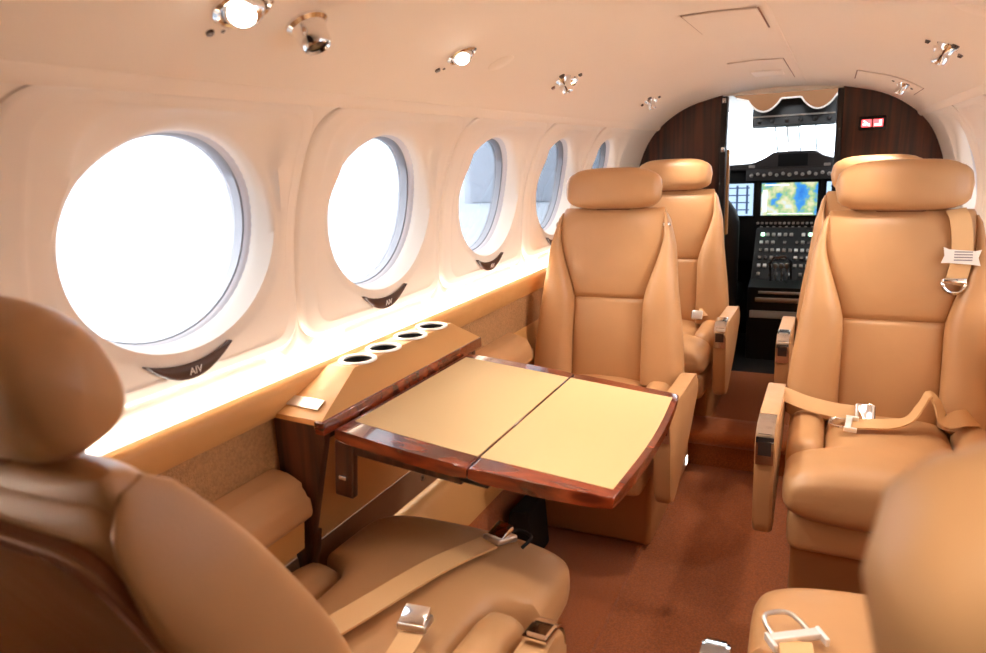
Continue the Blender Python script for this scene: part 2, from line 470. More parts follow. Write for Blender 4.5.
# seam lines of the headliner
tn = 3
for x in (0.11, -0.30):
    bm = NB(); box(bm, x-0.0025, x+0.0025, Y_AFT, Y_BULK, ceilz(x)-0.0022, ceilz(x)+0.002)
    if x > 0: struct('trim_%d' % tn, bm, M['headliner']); tn += 1
    else: bm.free()

# lower side walls
for side in (-1, 1):
    nm = 'left' if side < 0 else 'right'
    bm = NB()
    prof = [(0.70, 0.803), (0.690, 0.797), (0.686, 0.785), (0.688, 0.748), (0.694, 0.738), (0.705, 0.735)]
    loft(bm, [[(side*x, y, z) for x, z in prof] for y in (Y_AFT, Y_BULK)], cap=False, closed=False)
    struct('trim_%d' % tn, bm, M['sidestrip']); tn += 1
    bm = NB(); loft(bm, [[(side*x, y, z) for x, z in ((0.703, 0.74), (0.703, 0.62))] for y in (Y_AFT, Y_BULK)], cap=False, closed=False)
    struct('trim_%d' % tn, bm, M['fabric']); tn += 1
    bm = NB(); loft(bm, [[(side*x, y, z) for x, z in ((0.703, 0.625), (0.698, 0.615), (0.69, 0.54), (0.68, 0.452), (0.678, 0.444))] for y in (Y_AFT, Y_BULK)], cap=False, closed=False)
    struct('baseboard_%s' % nm, bm, M['sidestrip'])
    bm = NB(); loft(bm, [[(side*x, y, z) for x, z in ((0.690, 0.448), (0.676, 0.443), (0.670, 0.372), (0.69, 0.369))] for y in (Y_AFT, Y_BULK)], cap=False, closed=False)
    struct('trim_%d' % tn, bm, M['kick']); tn += 1
    bm = NB(); loft(bm, [[(side*x, y, z) for x, z in ((0.70, 0.38), (0.70, 0.33), (0.70, 0.31))] for y in (Y_AFT, Y_BULK)], cap=False, closed=False)
    struct('trim_%d' % tn, bm, M['blackmatte']); tn += 1
    bm = NB(); loft(bm, [[(side*x, y, z) for x, z in ((0.70, 0.350), (0.665, 0.345), (0.650, 0.332), (0.630, 0.19))] for y in (Y_AFT, Y_BULK)], cap=False, closed=False)
    struct('trim_%d' % tn, bm, M['sidestrip']); tn += 1
    bm = NB(); loft(bm, [[(side*x, y, z) for x, z in ((0.632, 0.195), (0.622, 0.185), (0.612, 0.0))] for y in (Y_AFT, Y_BULK)], cap=False, closed=False)
    struct('trim_%d' % tn, bm, M['carpet']); tn += 1

# floor: carpet either side and a slightly lower aisle
bm = NB()
fp = [(-0.72, 0.0), (-0.238, 0.0), (-0.230, -0.003), (-0.226, -0.012), (0.196, -0.012), (0.20, -0.003), (0.208, 0.0), (0.72, 0.0)]
loft(bm, [[(x, y, z) for x, z in fp] for y in (Y_AFT, 2.72)], cap=False, closed=False)
struct('floor', bm, M['carpet'], smooth=False)
# the wing spar step across the aisle and the raised floor beyond it
bm = NB()
sp = [(2.66, -0.012), (2.665, 0.075), (2.635, 0.085), (2.622, 0.105), (2.628, 0.125), (2.65, 0.138), (2.78, 0.140), (2.83, 0.13), (2.85, 0.075), (3.70, 0.07)]
loft(bm, [[(x, y, z) for y, z in sp] for x in (-0.72, 0.72)], cap=False, closed=False)
struct('floor_step', bm, M['carpet'], angle=60)
bm = NB(); loft(bm, [[(x, y, z) for y, z in ((3.70, 0.07), (4.6, 0.07))] for x in (-0.72, 0.72)], cap=False, closed=False)
struct('floor_cockpit', bm, M['blackmatte'])
# aft end of the cabin (behind the camera)
def arch(off=0.0):
    pts = [(-0.70-off, -0.02), (-0.70-off, 0.80)]
    pts += [(-wallx(z)-off, z) for z in [0.9, 1.0, 1.08, 1.14, 1.18, 1.22, 1.27, 1.318]]
    pts += [(x, ceilz(x)+off) for x in [-0.53+1.06*k/24 for k in range(25)]]
    pts += [(wallx(z)+off, z) for z in [1.318, 1.27, 1.22, 1.18, 1.14, 1.08, 1.0, 0.9]] + [(0.70+off, 0.80), (0.70+off, -0.02)]
    return pts
bm = NB(); prism(bm, arch(0.01), Y_AFT-0.03, Y_AFT, 'y'); struct('wall_back', bm, M['bulkwood'])

# forward bulkhead: two walnut partitions either side of the cockpit opening
def half_arch(s):
    a = [p for p in arch(0.004)]
    xin = 0.262
    if s < 0: pts = [p for p in a if p[0] < -xin]; pts = pts+[(-xin, ceilz(xin)), (-xin, -0.02)]
    else: pts = [p for p in a if p[0] > xin]; pts = [(xin, -0.02), (xin, ceilz(xin))]+pts
    return pts
for nm, s in (('wall_front_left', -1), ('wall_front_right', 1)):
    bm = NB(); prism(bm, half_arch(s), Y_BULK, Y_BULK+0.035, 'y'); struct(nm, bm, M['bulkwood'], smooth=False)
# header over the opening
bm = NB(); prism(bm, [(-0.264, 1.452), (-0.262, 1.462)]+[(x, ceilz(x)+0.004) for x in (-0.2, -0.1, 0, 0.1, 0.2)]+[(0.262, 1.462), (0.264, 1.452)], Y_BULK, Y_BULK+0.03, 'y')
struct('trim_%d' % tn, bm, M['headliner']); tn += 1
# door jamb on the left edge of the opening: black pocket with a wooden edge, its lit look painted in tan
bm = NB(); box(bm, -0.268, -0.238, Y_BULK-0.012, Y_BULK+0.05, 0.06, 1.45, 0.004); struct('trim_%d' % tn, bm, M['black']); tn += 1
bm = NB(); box(bm, -0.247, -0.226, Y_BULK+0.02, Y_BULK+0.055, 0.78, 1.20, 0.005); struct('trim_%d' % tn, bm, M['sidestrip']); tn += 1
bm = NB(); box(bm, 0.240, 0.268, Y_BULK-0.012, Y_BULK+0.05, 0.06, 1.45, 0.004); struct('trim_%d' % tn, bm, M['black']); tn += 1
t = thing('door_latch', 'small chrome latch plates down the black left edge of the cockpit doorway', 'latch', (-0.253, Y_BULK-0.012, 0.45))
for z in (0.0, 0.09, 0.19, 0.26, 0.75, 0.98):
    bm = NB(); box(bm, -0.009, 0.009, -0.012, 0.0, z-0.012, z+0.012, 0.003); obj('plate', bm, M['chrome'], t)

# ------------------------------------------------------------------ seats
def recl(bm, a, s=0):
    bm.verts.ensure_lookup_table()
    m = Matrix.Translation((0, 0, 0.44)) @ Matrix.Rotation(-a, 4, 'X') @ Matrix.Translation((0, 0, -0.44))
    bmesh.ops.transform(bm, matrix=m, verts=bm.verts[s:])
    return bm
def back_c(z): return 0.124+0.056*sstep(0.70, 0.955, z)
def back_w(z): return 0.257-0.055*sstep(0.46, 1.0, z)*0.92-0.012*sstep(0.9, 1.0, z)
def ring_yz(n, x0, w, yf, yb, z, ex=3.2):
    ym, h = (yf+yb)/2, (yb-yf)/2
    return [(x0+a, ym+b, z) for a, b in sring(n, w, h, ex)]

def make_seat(label, loc, rotz, inboard, recline, group, belts=None, drop=None):
    """seat faces local -Y; hinge of the back at local (0, 0, 0.44)"""
    T = thing('cabin_seat', label, 'seat', loc, (0, 0, rotz), group); slide = drop[2] if drop else 0.0
    a = radians(recline)
    L = M['leather']
    # base
    bm = NB(); box(bm, -0.215, 0.215, -0.24, 0.40, 0.0, 0.25, 0.018); obj('base', bm, M['plinth'], T)
    bm = NB(); box(bm, -0.222, 0.222, -0.395-slide, 0.06, 0.235, 0.345, 0.028, 4); obj('seat_frame', bm, L, T)
    # T-shaped cushion with rolled front
    bm = NB(); rings = []
    YS = [-0.452, -0.45, -0.442, -0.425, -0.40, -0.37, -0.34, -0.31, -0.295, -0.285, -0.275, -0.25, -0.2, -0.15, -0.1, -0.05, 0.0, 0.03, 0.04]
    for y in YS:
        f = 1-sstep(-0.452, -0.36, y)       # front rounding 1..0
        e = 1-min(1, max(0, (y+0.453)/0.075)); rr = math.sqrt(max(0, 1-e*e))
        w = (0.236 if y < -0.29 else 0.150+0.086*(1-sstep(-0.30, -0.262, y)))*(0.86+0.14*rr)
        top = 0.475-0.016*sstep(-0.30, -0.05, y)-0.050*(1-rr); bot = 0.325+0.055*(1-rr)
        if rr < 0.2: top -= 0.02; bot += 0.02
        rings.append([(p, y, (top+bot)/2+q+0.010*(1-(p/0.24)**2)*(1 if q > 0 else 0)) for p, q in sring(56, w, (top-bot)/2, 3.4)])
    loft(bm, rings)
    def ext(bm):      # cushion slid forward when the back is reclined
        for v in bm.verts:
            v.co.y -= slide*sstep(0.03, -0.42, v.co.y)
        return bm
    obj('seat_cushion', ext(bm), L, T)
    for s in (-1, 1):
        bm = NB(); rings = []
        for k in range(15):
            t = k/14; y = -0.272+0.30*t; e = min(t, 1-t)/0.16; rr = math.sqrt(max(0, 1-max(0, 1-e)**2))
            hw = 0.045*(0.55+0.45*rr); h = 0.068*(0.45+0.55*rr)
            rings.append([(s*(0.194+p), y, 0.405+0.010*t+q) for p, q in sring(24, hw, h, 2.8)])
        loft(bm, rings); obj('cushion_bolster', ext(bm), L, T)
    # backrest: centre panel with a stitched seam, bolsters, shell
    bm = NB(); rings = []
    zz = [0.43, 0.434, 0.445, 0.47, 0.52, 0.58, 0.64, 0.69, 0.715, 0.724, 0.729, 0.733, 0.737, 0.742, 0.751, 0.78, 0.82, 0.86, 0.90, 0.93, 0.955, 0.990, 1.012, 1.025, 1.032, 1.034]
    for z in zz:
        et = max(0, (z-0.966)/0.0685); eb = max(0, (0.46-z)/0.03); rr = math.sqrt(max(0, 1-max(et, eb)**2))
        g = 0.009*exp(-((z-0.733)/0.006)**2)
        yf = -0.010*sin(pi*(z-0.43)/0.30 if z < 0.733 else pi*(z-0.733)/0.27)+g+0.034*(1-rr)
        yb = 0.07-0.02*(1-rr)
        rings.append(ring_yz(56, 0, back_c(z)*(0.93+0.07*rr), yf, yb, z, 4.2))
    loft(bm, rings); obj('backrest', recl(bm, a), L, T)
    for s in (-1, 1):
        bm = NB(); rings = []
        for k in range(30):
            t = k/29; z = 0.435+0.582*t
            et = max(0, (t-0.76)/0.24); eb = max(0, (0.05-t)/0.05); rr = math.sqrt(max(0, 1-max(et, eb)**2))
            c, w = back_c(z)-0.002, back_w(z)-0.002
            hw = max(0.012, (w-c)/2+0.003)*(0.35+0.65*rr); x0 = (c+w)/2-(0.010*(1-rr))
            yf = -0.050+0.042*sstep(0.50, 0.98, t)+0.030*(1-rr)
            rings.append(ring_yz(28, s*x0, hw, yf, 0.090-0.045*(1-rr), z, 2.8))
        loft(bm, rings); obj('side_bolster', recl(bm, a), L, T)
    bm = NB(); rings = []
    for z in (0.30, 0.31, 0.34, 0.42, 0.5, 0.6, 0.7, 0.8, 0.88, 0.93, 0.96, 0.985, 1.0, 1.012, 1.018, 1.02):
        et = max(0, (z-0.93)/0.0905); rr = math.sqrt(max(0, 1-et**2))
        rings.append(ring_yz(48, 0, (back_w(max(z, 0.5))-0.012)*(0.84+0.16*rr), 0.020+0.02*(1-rr), 0.084-0.03*(1-rr), z, 5.0))
    loft(bm, rings); obj('back_shell', recl(bm, a), L, T)
    bm = NB()
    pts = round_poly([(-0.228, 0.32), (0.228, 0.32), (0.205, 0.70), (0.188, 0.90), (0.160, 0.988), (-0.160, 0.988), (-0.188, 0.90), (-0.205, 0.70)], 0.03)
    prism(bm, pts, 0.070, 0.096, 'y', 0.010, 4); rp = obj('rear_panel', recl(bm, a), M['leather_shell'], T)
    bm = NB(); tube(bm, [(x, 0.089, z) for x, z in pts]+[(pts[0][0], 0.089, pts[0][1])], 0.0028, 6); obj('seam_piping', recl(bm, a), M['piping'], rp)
    # headrest and its post
    bm = NB(); rings = []
    for k in range(41):
        u = -1+2*k/40; x = 0.163*u
        s1 = max(0, 1-abs(u)**3.6)**(1/2.5); s2 = max(0, 1-abs(u)**5)**(1/3)
        top = 1.098+0.066*s1; bot = 1.098-0.068*s2; yf = 0.02-0.052*s2; yb = 0.02+0.048*s2
        # end-cap seam
        g = 1-0.03*exp(-((abs(u)-0.80)/0.02)**2)
        rings.append([(x, (yf+yb)/2+p*g, (top+bot)/2+q*g) for p, q in sring(36, (yb-yf)/2+1e-4, (top-bot)/2+1e-4, 2.7)])
    loft(bm, rings); h = obj('headrest', recl(bm, a), L, T)
    bm = NB(); box(bm, -0.06, 0.06, 0.02, 0.055, 0.96, 1.06, 0.008); obj('headrest_post', recl(bm, a), M['leather_shell'], T)
    # inboard armrest with chrome ashtray
    x0 = inboard*0.279
    dy, dz = drop[:2] if drop else (0.0, 0.0)
    def mv(bm):
        bmesh.ops.translate(bm, vec=(0, dy, dz), verts=bm.verts[:]); return bm
    bm = NB()
    pts = round_poly([(-0.395, 0.545), (-0.02, 0.540), (0.04, 0.530), (0.05, 0.47), (-0.10, 0.36), (-0.30, 0.255), (-0.38, 0.255)], [0.045, 0.02, 0.03, 0.05, 0.08, 0.05, 0.05], 7)
    prism(bm, pts, x0-0.023, x0+0.023, 'x', 0.011, 4); ar = obj('armrest', mv(bm), L, T)
    path = [(-0.3925, 0.440), (-0.3942, 0.485), (-0.3955, 0.508)]
    c0, c1, c2 = Vector((-0.395, 0.505)), Vector((-0.396, 0.545)), Vector((-0.352, 0.549))
    path = [(-0.3925, 0.455), (-0.394, 0.48)]+[tuple(c0*(1-t)**2+c1*2*t*(1-t)+c2*t*t) for t in [k/8 for k in range(9)]]+[(-0.325, 0.5525), (-0.315, 0.5535)]
    bm = NB(); arcband(bm, path, x0-0.0205, x0+0.0205, 0.004); ash = obj('ashtray_frame', mv(bm), M['chrome'], ar)
    bm = NB(); arcband(bm, path[5:-1], x0-0.0155, x0+0.0155, 0.008); obj('ashtray_lid', mv(bm), M['chrome'], ash)
    bm = NB(); arcband(bm, path[1:4], x0-0.015, x0+0.015, 0.0055); obj('ashtray_grip', mv(bm), M['darkmetal'], ash)
    if belts: belts(T, a)
    return T

def axes(loc, xa, ya):
    x = Vector(xa).normalized(); y = Vector(ya); y = (y-x*y.dot(x)).normalized(); z = x.cross(y)
    m = Matrix((x, y, z)).transposed().to_4x4(); m.translation = Vector(loc); return m
def buckle(parent, loc, xa, ya, sx=0.048, sy=0.050, lift=16):
    """lift-flap buckle: x across the belt, y along it, z away from the cushion"""
    m = axes(loc, xa, ya)
    bm = NB(); box(bm, -sx/2, sx/2, -sy/2, sy/2, -0.004, 0.009, 0.004); bmesh.ops.transform(bm, matrix=m, verts=bm.verts[:])
    b = obj('buckle', bm, M['satin'], parent); b['label'] = 'bright metal belt buckle'
    bm = NB(); prism(bm, [(-sy*0.42, 0.009), (sy*0.46, 0.009), (sy*0.50, 0.020), (sy*0.30, 0.019), (-sy*0.30, 0.014)], -sx*0.44, sx*0.44, 'x', 0.002)
    bmesh.ops.transform(bm, matrix=m @ Matrix.Rotation(radians(lift), 4, 'X'), verts=bm.verts[:]); obj('buckle_flap', bm, M['chrome'], b)
    bm = NB(); box(bm, -sx*0.40, sx*0.40, sy*0.40, sy*0.53, -0.002, 0.007, 0.001); bmesh.ops.transform(bm, matrix=m, verts=bm.verts[:]); obj('buckle_slot', bm, M['darkmetal'], b)
    return b
def tongue(parent, loc, xa, ya, w=0.046, l=0.045, material='satin'):
    """flat metal tongue with an open loop; y points out of the belt"""
    m = axes(loc, xa, ya)
    bm = NB(); tube(bm, catmull([(-w*0.42, 0, 0), (-w*0.40, l*0.6, 0), (-w*0.24, l, 0), (w*0.24, l, 0), (w*0.40, l*0.6, 0), (w*0.42, 0, 0)], 5), 0.0038, 8)
    bmesh.ops.transform(bm, matrix=m, verts=bm.verts[:]); b = obj('belt_tongue', bm, M[material], parent)
    bm = NB(); box(bm, -w*0.60, w*0.60, -0.012, 0.003, -0.004, 0.008, 0.002); bmesh.ops.transform(bm, matrix=m, verts=bm.verts[:]); obj('tongue_bar', bm, M['rim'], b)
    for sd in (-1, 1):
        bm = NB(); box(bm, sd*w*0.60-0.003, sd*w*0.60+0.003, -0.026, 0.004, -0.004, 0.009, 0.001); bmesh.ops.transform(bm, matrix=m, verts=bm.verts[:]); obj('tongue_lug', bm, M['rim'], b)
    return b

def belts_right_table(T, a):     # right middle seat: local x = world x - 0.42, local y = world y - 2.10
    bm = NB(); ribbon(bm, [(-0.262, -0.055, 0.528), (-0.20, -0.070, 0.512), (-0.13, -0.072, 0.500), (-0.075, -0.070, 0.496)], 0.040, (0, 0.55, 0.8))
    s = obj('belt_strap', bm, M['webbing'], T)
    buckle(T, (-0.056, -0.078, 0.500), (0, -0.55, -0.83), (1, 0.05, 0), 0.050, 0.046, 24)
    bm = NB()
    ribbon(bm, [(-0.095, -0.155, 0.493), (-0.05, -0.140, 0.494), (0.0, -0.125, 0.495), (0.045, -0.10, 0.505), (0.070, -0.075, 0.535), (0.088, -0.06, 0.562), (0.105, -0.065, 0.545), (0.125, -0.08, 0.503), (0.165, -0.06, 0.508), (0.20, -0.03, 0.50)],
           0.044, [(0, 1, 0.1), (-0.1, 1, 0.2), (-0.2, 1, 0.2), (-0.2, 0.9, -0.1), (-0.1, 1, 0), (0, 1, 0.1), (0.2, 1, 0.3), (0.2, 0.8, 0.5), (0.0, 0.7, 0.6), (0.1, 0.8, 0.5)], per=6)
    obj('loose_belt_strap', bm, M['webbing'], T)
    tongue(T, (-0.100, -0.158, 0.495), (0.1, 1, 0.25), (-1, 0.1, 0.05), 0.044, 0.038, material='chrome')
    # shoulder strap hanging on the outboard side of the back
    bm = NB(); ribbon(bm, [(0.125, 0.01, 1.03), (0.134, -0.012, 1.0), (0.140, -0.018, 0.95), (0.141, -0.018, 0.90), (0.137, -0.018, 0.865), (0.130, -0.02, 0.835)], 0.046, (1, 0, 0.05))
    ss = obj('shoulder_strap', recl(bm, a), M['webbing'], T)
    bm = NB(); pts = [(0.100, 0.932), (0.112, 0.926), (0.170, 0.922), (0.183, 0.926), (0.177, 0.905), (0.183, 0.884), (0.168, 0.887), (0.112, 0.891), (0.096, 0.890), (0.103, 0.91)]
    prism(bm, pts, -0.026, -0.0225, 'y'); lb = obj('strap_tag', recl(bm, a), M['label'], ss, smooth=False); lb['label'] = 'white printed tag on the shoulder strap'
    bm = NB()
    for k in range(4): box(bm, 0.124, 0.164, -0.0268, -0.0262, 0.897+0.007*k, 0.900+0.007*k)
    obj('tag_print', recl(bm, a), M['print'], lb, smooth=False)
    bm = NB(); tube(bm, catmull([(0.104, -0.024, 0.848), (0.106, -0.026, 0.828), (0.120, -0.026, 0.815), (0.140, -0.026, 0.815), (0.152, -0.026, 0.828), (0.154, -0.024, 0.846)], 5), 0.005, 8)
    box(bm, 0.103, 0.156, -0.031, -0.019, 0.838, 0.852, 0.003)
    obj('strap_end_fitting', recl(bm, a), M['chrome'], ss)

def belts_left_front(T, a):      # near left seat, built in its own local frame (faces local -Y)
    # long strap across the cushion towards the front edge
    bm = NB(); ribbon(bm, [(0.10, 0.06, 0.515), (0.09, 0.0, 0.500), (0.07, -0.08, 0.494), (0.02, -0.18, 0.497), (-0.045, -0.38, 0.500), (-0.09, -0.505, 0.490)], 0.046, [(1, 0.25, 0.1)]*6)
    obj('belt_strap', bm, M['webbing'], T)
    buckle(T, (-0.103, -0.528, 0.488), (-0.9, 0.35, 0.1), (-0.30, -0.93, -0.20), 0.048, 0.05, 26)
    bm = NB(); tube(bm, catmull([(-0.108, -0.538, 0.496), (-0.118, -0.572, 0.486), (-0.140, -0.575, 0.482), (-0.156, -0.555, 0.485), (-0.148, -0.530, 0.478)], 6), 0.0035, 8)
    l = obj('belt_loop', bm, M['blackmatte'], T); l['label'] = 'black cord loop at the end of the belt'
    bm = NB(); ribbon(bm, [(-0.16, 0.06, 0.515), (-0.15, 0.0, 0.505), (-0.13, -0.08, 0.500), (-0.105, -0.21, 0.497)], 0.040, (1, 0.3, 0))
    obj('short_belt_strap', bm, M['webbing'], T)
    buckle(T, (-0.095, -0.238, 0.496), (-1, -0.12, 0), (0.12, -1, 0), 0.050, 0.036, 8)

def belts_right_front(T, a):
    tongue(T, (0.172, -0.432, 0.494), (-0.87, -0.5, 0), (0.5, -0.87, 0.05), 0.066, 0.050)
    bm = NB(); ribbon(bm, [(0.168, -0.422, 0.492), (0.15, -0.22, 0.492), (0.12, -0.14, 0.490), (0.10, -0.05, 0.500)], 0.046, (1, -0.25, 0.0)); obj('belt_strap', bm, M['webbing'], T)

def belts_small(T, a):
    bm = NB(); ribbon(bm, [(0.24, 0.02, 0.52), (0.19, -0.02, 0.515), (0.15, -0.05, 0.512)], 0.036, (0, 0.6, 0.7)); obj('belt_strap', bm, M['webbing'], T)
    buckle(T, (0.14, -0.06, 0.505), (0, -0.55, -0.83), (-1, -0.1, 0), 0.04, 0.045)
def belts_guide(T, a):
    for x in (-0.186, 0.182):
        bm = NB(); lathe(bm, [(0.001, 0.010), (0.008, 0.009), (0.011, 0.004), (0.012, 0.0), (0.0125, -0.006)], 16, Matrix.Translation((x, 0.012, 0.975)) @ Matrix.Rotation(radians(75), 4, 'X'))
        obj('belt_guide', recl(bm, a), M['chrome'], T)

G_S = 'tan leather cabin seats'
make_seat('tan leather seat behind the far end of the wooden table, facing the camera', (-0.415, 2.20, 0.005), 0, 1, 9, G_S, belts_guide, (0, -0.035, 0))
make_seat('tan leather seat with loose belt and white strap tag, across the aisle from the table', (0.415, 2.08, 0), 0, -1, 9, G_S, belts_right_table)
make_seat('tan leather seat against the left walnut partition, half hidden behind the table seat', (-0.385, 3.06, 0.015), 0, 1, 8, G_S, belts_small)
make_seat('tan leather seat mostly hidden behind the seat with the white strap tag', (0.398, 2.98, 0.0), 0, -1, 8, G_S)
make_seat('tan leather seat seen from behind at lower left, cushion under the table edge', (-0.405, 0.57, 0), pi-radians(1), -1, 21, G_S, belts_left_front, (0.035, -0.065, 0.145))
make_seat('blurred pale seat at the lower right corner with a belt tongue on its cushion', (0.420, 0.57, 0), pi+radians(2), 1, 23.5, G_S, belts_right_front, (-0.06, -0.095, 0.185))

# ------------------------------------------------------------------ side console with cup holders
T = thing('side_console', 'tan leather side console with four cup holders between the wall and table', 'console', (-0.70, 0.95, 0.44))
ox, oy, oz = -0.70, 0.95, 0.44
def loc(p): return (p[0]-ox, p[1]-oy, p[2]-oz)
bm = NB()
cups = [1.173, 1.270, 1.385, 1.485]; edges = [1.12, 1.2215, 1.3275, 1.435, 1.535]
xa, xb, zt = -0.70, -0.622, 0.797
for yc, e0, e1 in zip(cups, edges[:-1], edges[1:]):
    xc = -0.651; per = []
    for k in range(10): per.append((xb-xc, e0-yc+(e1-e0)*k/10))
    for k in range(10): per.append((xb-xc+(xa-xb)*k/10, e1-yc))
    for k in range(10): per.append((xa-xc, e1-yc+(e0-e1)*k/10))
    for k in range(10): per.append((xa-xc+(xb-xa)*k/10, e0-yc))
    r1 = []
    for p in per:
        d = math.hypot(*p); r1.append((p[0]/d*0.032, p[1]/d*0.033))
    loft(bm, [[loc((xc+p[0], yc+p[1], zt)) for p in r1], [loc((xc+p[0], yc+p[1], zt)) for p in per]], cap=False)
def quadstrip(bm, a, b, c, d):
    bm.faces.new([bm.verts.new(loc(p)) for p in (a, b, c, d)])
P = dict(f0=(xa, 1.12, zt), f1=(xb, 1.12, zt), f2=(xb, 1.535, zt), f3=(xa, 1.535, zt), n0=(xa, 0.958, 0.747), n1=(-0.570, 0.945, 0.750), m0=(xa, 1.60, 0.747), m1=(-0.570, 1.59, 0.750))
quadstrip(bm, P['n0'], P['n1'], P['f1'], P['f0']); quadstrip(bm, P['n1'], P['m1'], P['f2'], P['f1']); quadstrip(bm, P['m1'], P['m0'], P['f3'], P['f2'])
def dn(p, z=0.738): return (p[0], p[1], z)
quadstrip(bm, P['n1'], P['n0'], dn(P['n0']), dn(P['n1'])); quadstrip(bm, P['m1'], P['n1'], dn(P['n1']), dn(P['m1'])); quadstrip(bm, P['m0'], P['m1'], dn(P['m1']), dn(P['m0']))
bmesh.ops.remove_doubles(bm, verts=bm.verts[:], dist=1e-4)
obj('top_pad', bm, M['sidestrip'], T, angle=25)
bm = NB(); box(bm, 0.004, 0.121, 0.022, 0.612, 0.265, 0.299, 0.002); body = obj('top_rail', bm, M['zebra'], T)
for ye in (0.004, 0.612):
    bm = NB(); prism(bm, [(0.004, 0.298), (0.122, 0.298), (0.122, 0.262), (0.068, 0.06), (0.004, 0.06)], ye, ye+0.018, 'y', 0.002); obj('end_panel', bm, M['zebra'], T)
bm = NB(); box(bm, 0.112, 0.134, -0.008, 0.645, 0.282, 0.309, 0.003); obj('edge_trim', bm, M['burl'], T)
bm = NB(); prism(bm, [(0.02, 0.065), (0.072, 0.065), (0.064, 0.02), (0.05, -0.02), (0.02, -0.02)], 0.004, 0.03, 'y', 0.002); obj('support_leg', bm, M['zebra'], T)
bm = NB()
q = [(-0.690, 0.985, 0.7562), (-0.600, 0.972, 0.7582), (-0.605, 1.000, 0.7664), (-0.690, 1.012, 0.7644)]
for p in q: pass
v = [bm.verts.new(loc(p)) for p in q]; w = [bm.verts.new(loc((p[0], p[1]-0.0006, p[2]+0.0022))) for p in q]
bm.faces.new(w)
for i in range(4): bm.faces.new((v[i], v[(i+1) % 4], w[(i+1) % 4], w[i]))
obj('placard', bm, M['satin'], T)
for yc in cups:
    bm = NB(); lathe(bm, [(0.0315, -0.001), (0.0315, 0.002), (0.034, 0.004), (0.038, 0.0045), (0.041, 0.003), (0.0415, 0.0)], 40, Matrix.Translation(loc((-0.651, yc, zt)))); cr = obj('cup_holder_rim', bm, M['rim'], T)
    bm = NB(); lathe(bm, [(0.0318, 0.0005), (0.0315, -0.052), (0.001, -0.054)], 32, Matrix.Translation(loc((-0.651, yc, zt)))); obj('cup_well', bm, M['blackmatte'], cr)

# sidewall armrests
for (ya, yb, lab) in ((0.66, 0.948, 'tan padded armrest on the left sidewall before the console'), (1.62, 2.07, 'tan padded armrest on the left sidewall past the console by the table seat')):
    T = thing('sidewall_armrest', lab, 'armrest', (-0.70, ya, 0.44), group='armrests on the left sidewall')
    bm = NB(); prism(bm, round_poly([(0.0, 0.20), (0.045, 0.185), (0.078, 0.165), (0.082, 0.115), (0.07, 0.10), (0.0, 0.10)], [0, 0.03, 0.02, 0.02, 0.01, 0], 5), 0, yb-ya, 'y', 0.012); obj('pad', bm, M['leather'], T)
    bm = NB(); prism(bm, [(0.0, 0.105), (0.066, 0.105), (0.058, 0.04), (0.0, 0.04)], 0.006, yb-ya-0.006, 'y', 0.004); obj('support_panel', bm, M['sidestrip'], T)
for (ya, yb, lab) in ((0.9, 1.9, 'tan padded armrest on the right sidewall'),):
    T = thing('sidewall_armrest', lab, 'armrest', (0.70, ya, 0.44))
    bm = NB(); prism(bm, round_poly([(0.0, 0.20), (-0.04, 0.185), (-0.052, 0.165), (-0.05, 0.115), (-0.04, 0.10), (0.0, 0.10)], [0, 0.03, 0.02, 0.02, 0.01, 0], 5), 0, 0.75, 'y', 0.012); obj('pad', bm, M['leather'], T)

# ------------------------------------------------------------------ table
TT = thing('folding_table', 'glossy burl table with two cream leather leaves folded out from the console', 'table', (-0.58, 1.238, 0.730), (0, math.atan(0.100), 0))
def leaf(x0, x1, outer):
    # outline in table coordinates (x from the hinge, y along the cabin)
    n, f = -0.268, 0.268
    def near(x): return n-0.014*sin(pi*min(1, x/0.5))
    pts = []
    K = 10
    for k in range(K+1):
        x = x0+(x1-x0)*k/K
        pts.append((x, near(x) if not outer else near(x)+0.020*max(0, (x-0.42)/0.12)**2*0.6))
    if outer:
        for k in range(1, 12):
            t = k/12; y = pts[K][1]+(f-pts[K][1])*t
            pts.append((x1+0.014*sin(pi*t), y))
    for k in range(K+1):
        x = x1+(x0-x1)*k/K
        pts.append((x, f+0.006*sin(pi*min(1, x/0.5))))
    bm = NB(); prism(bm, pts, -0.024, 0.0, 'z', 0.006, 3); lf = obj('table_leaf', bm, M['burl'], TT, angle=50)
    ins = []
    yi0, yi1 = n+0.042, f-0.032
    xi0, xi1 = (x0+0.012, x1-0.002) if not outer else (x0+0.002, x1-0.0085)
    if outer: ins = [(xi0, yi0-0.010), (xi1, yi0-0.004)]+[(xi1+0.010*sin(pi*k/8), yi0+(yi1-yi0)*k/8) for k in range(1, 8)]+[(xi1, yi1), (xi0, yi1)]
    else: ins = [(xi0, yi0+0.004), (xi0+0.1, yi0-0.004), (xi1, yi0-0.010), (xi1, yi1), (xi0, yi1)]
    bm = NB(); prism(bm, ins, -0.001, 0.0009, 'z'); obj('leather_inlay', bm, M['inlay'], lf, smooth=False)
    return lf
leaf(0.018, 0.301, False); leaf(0.303, 0.548, True)
bm = NB(); box(bm, 0.02, 0.285, -0.266, -0.235, -0.046, -0.022, 0.003); obj('slide_rail', bm, M['zebra'], TT)
bm = NB(); box(bm, 0.02, 0.285, 0.235, 0.262, -0.046, -0.022, 0.003); obj('slide_rail', bm, M['zebra'], TT)
bm = NB(); box(bm, 0.275, 0.335, -0.266, -0.240, -0.040, -0.022, 0.003); obj('hinge', bm, M['black'], TT)
bm = NB(); box(bm, 0.275, 0.335, 0.236, 0.262, -0.040, -0.022, 0.003); obj('hinge', bm, M['black'], TT)
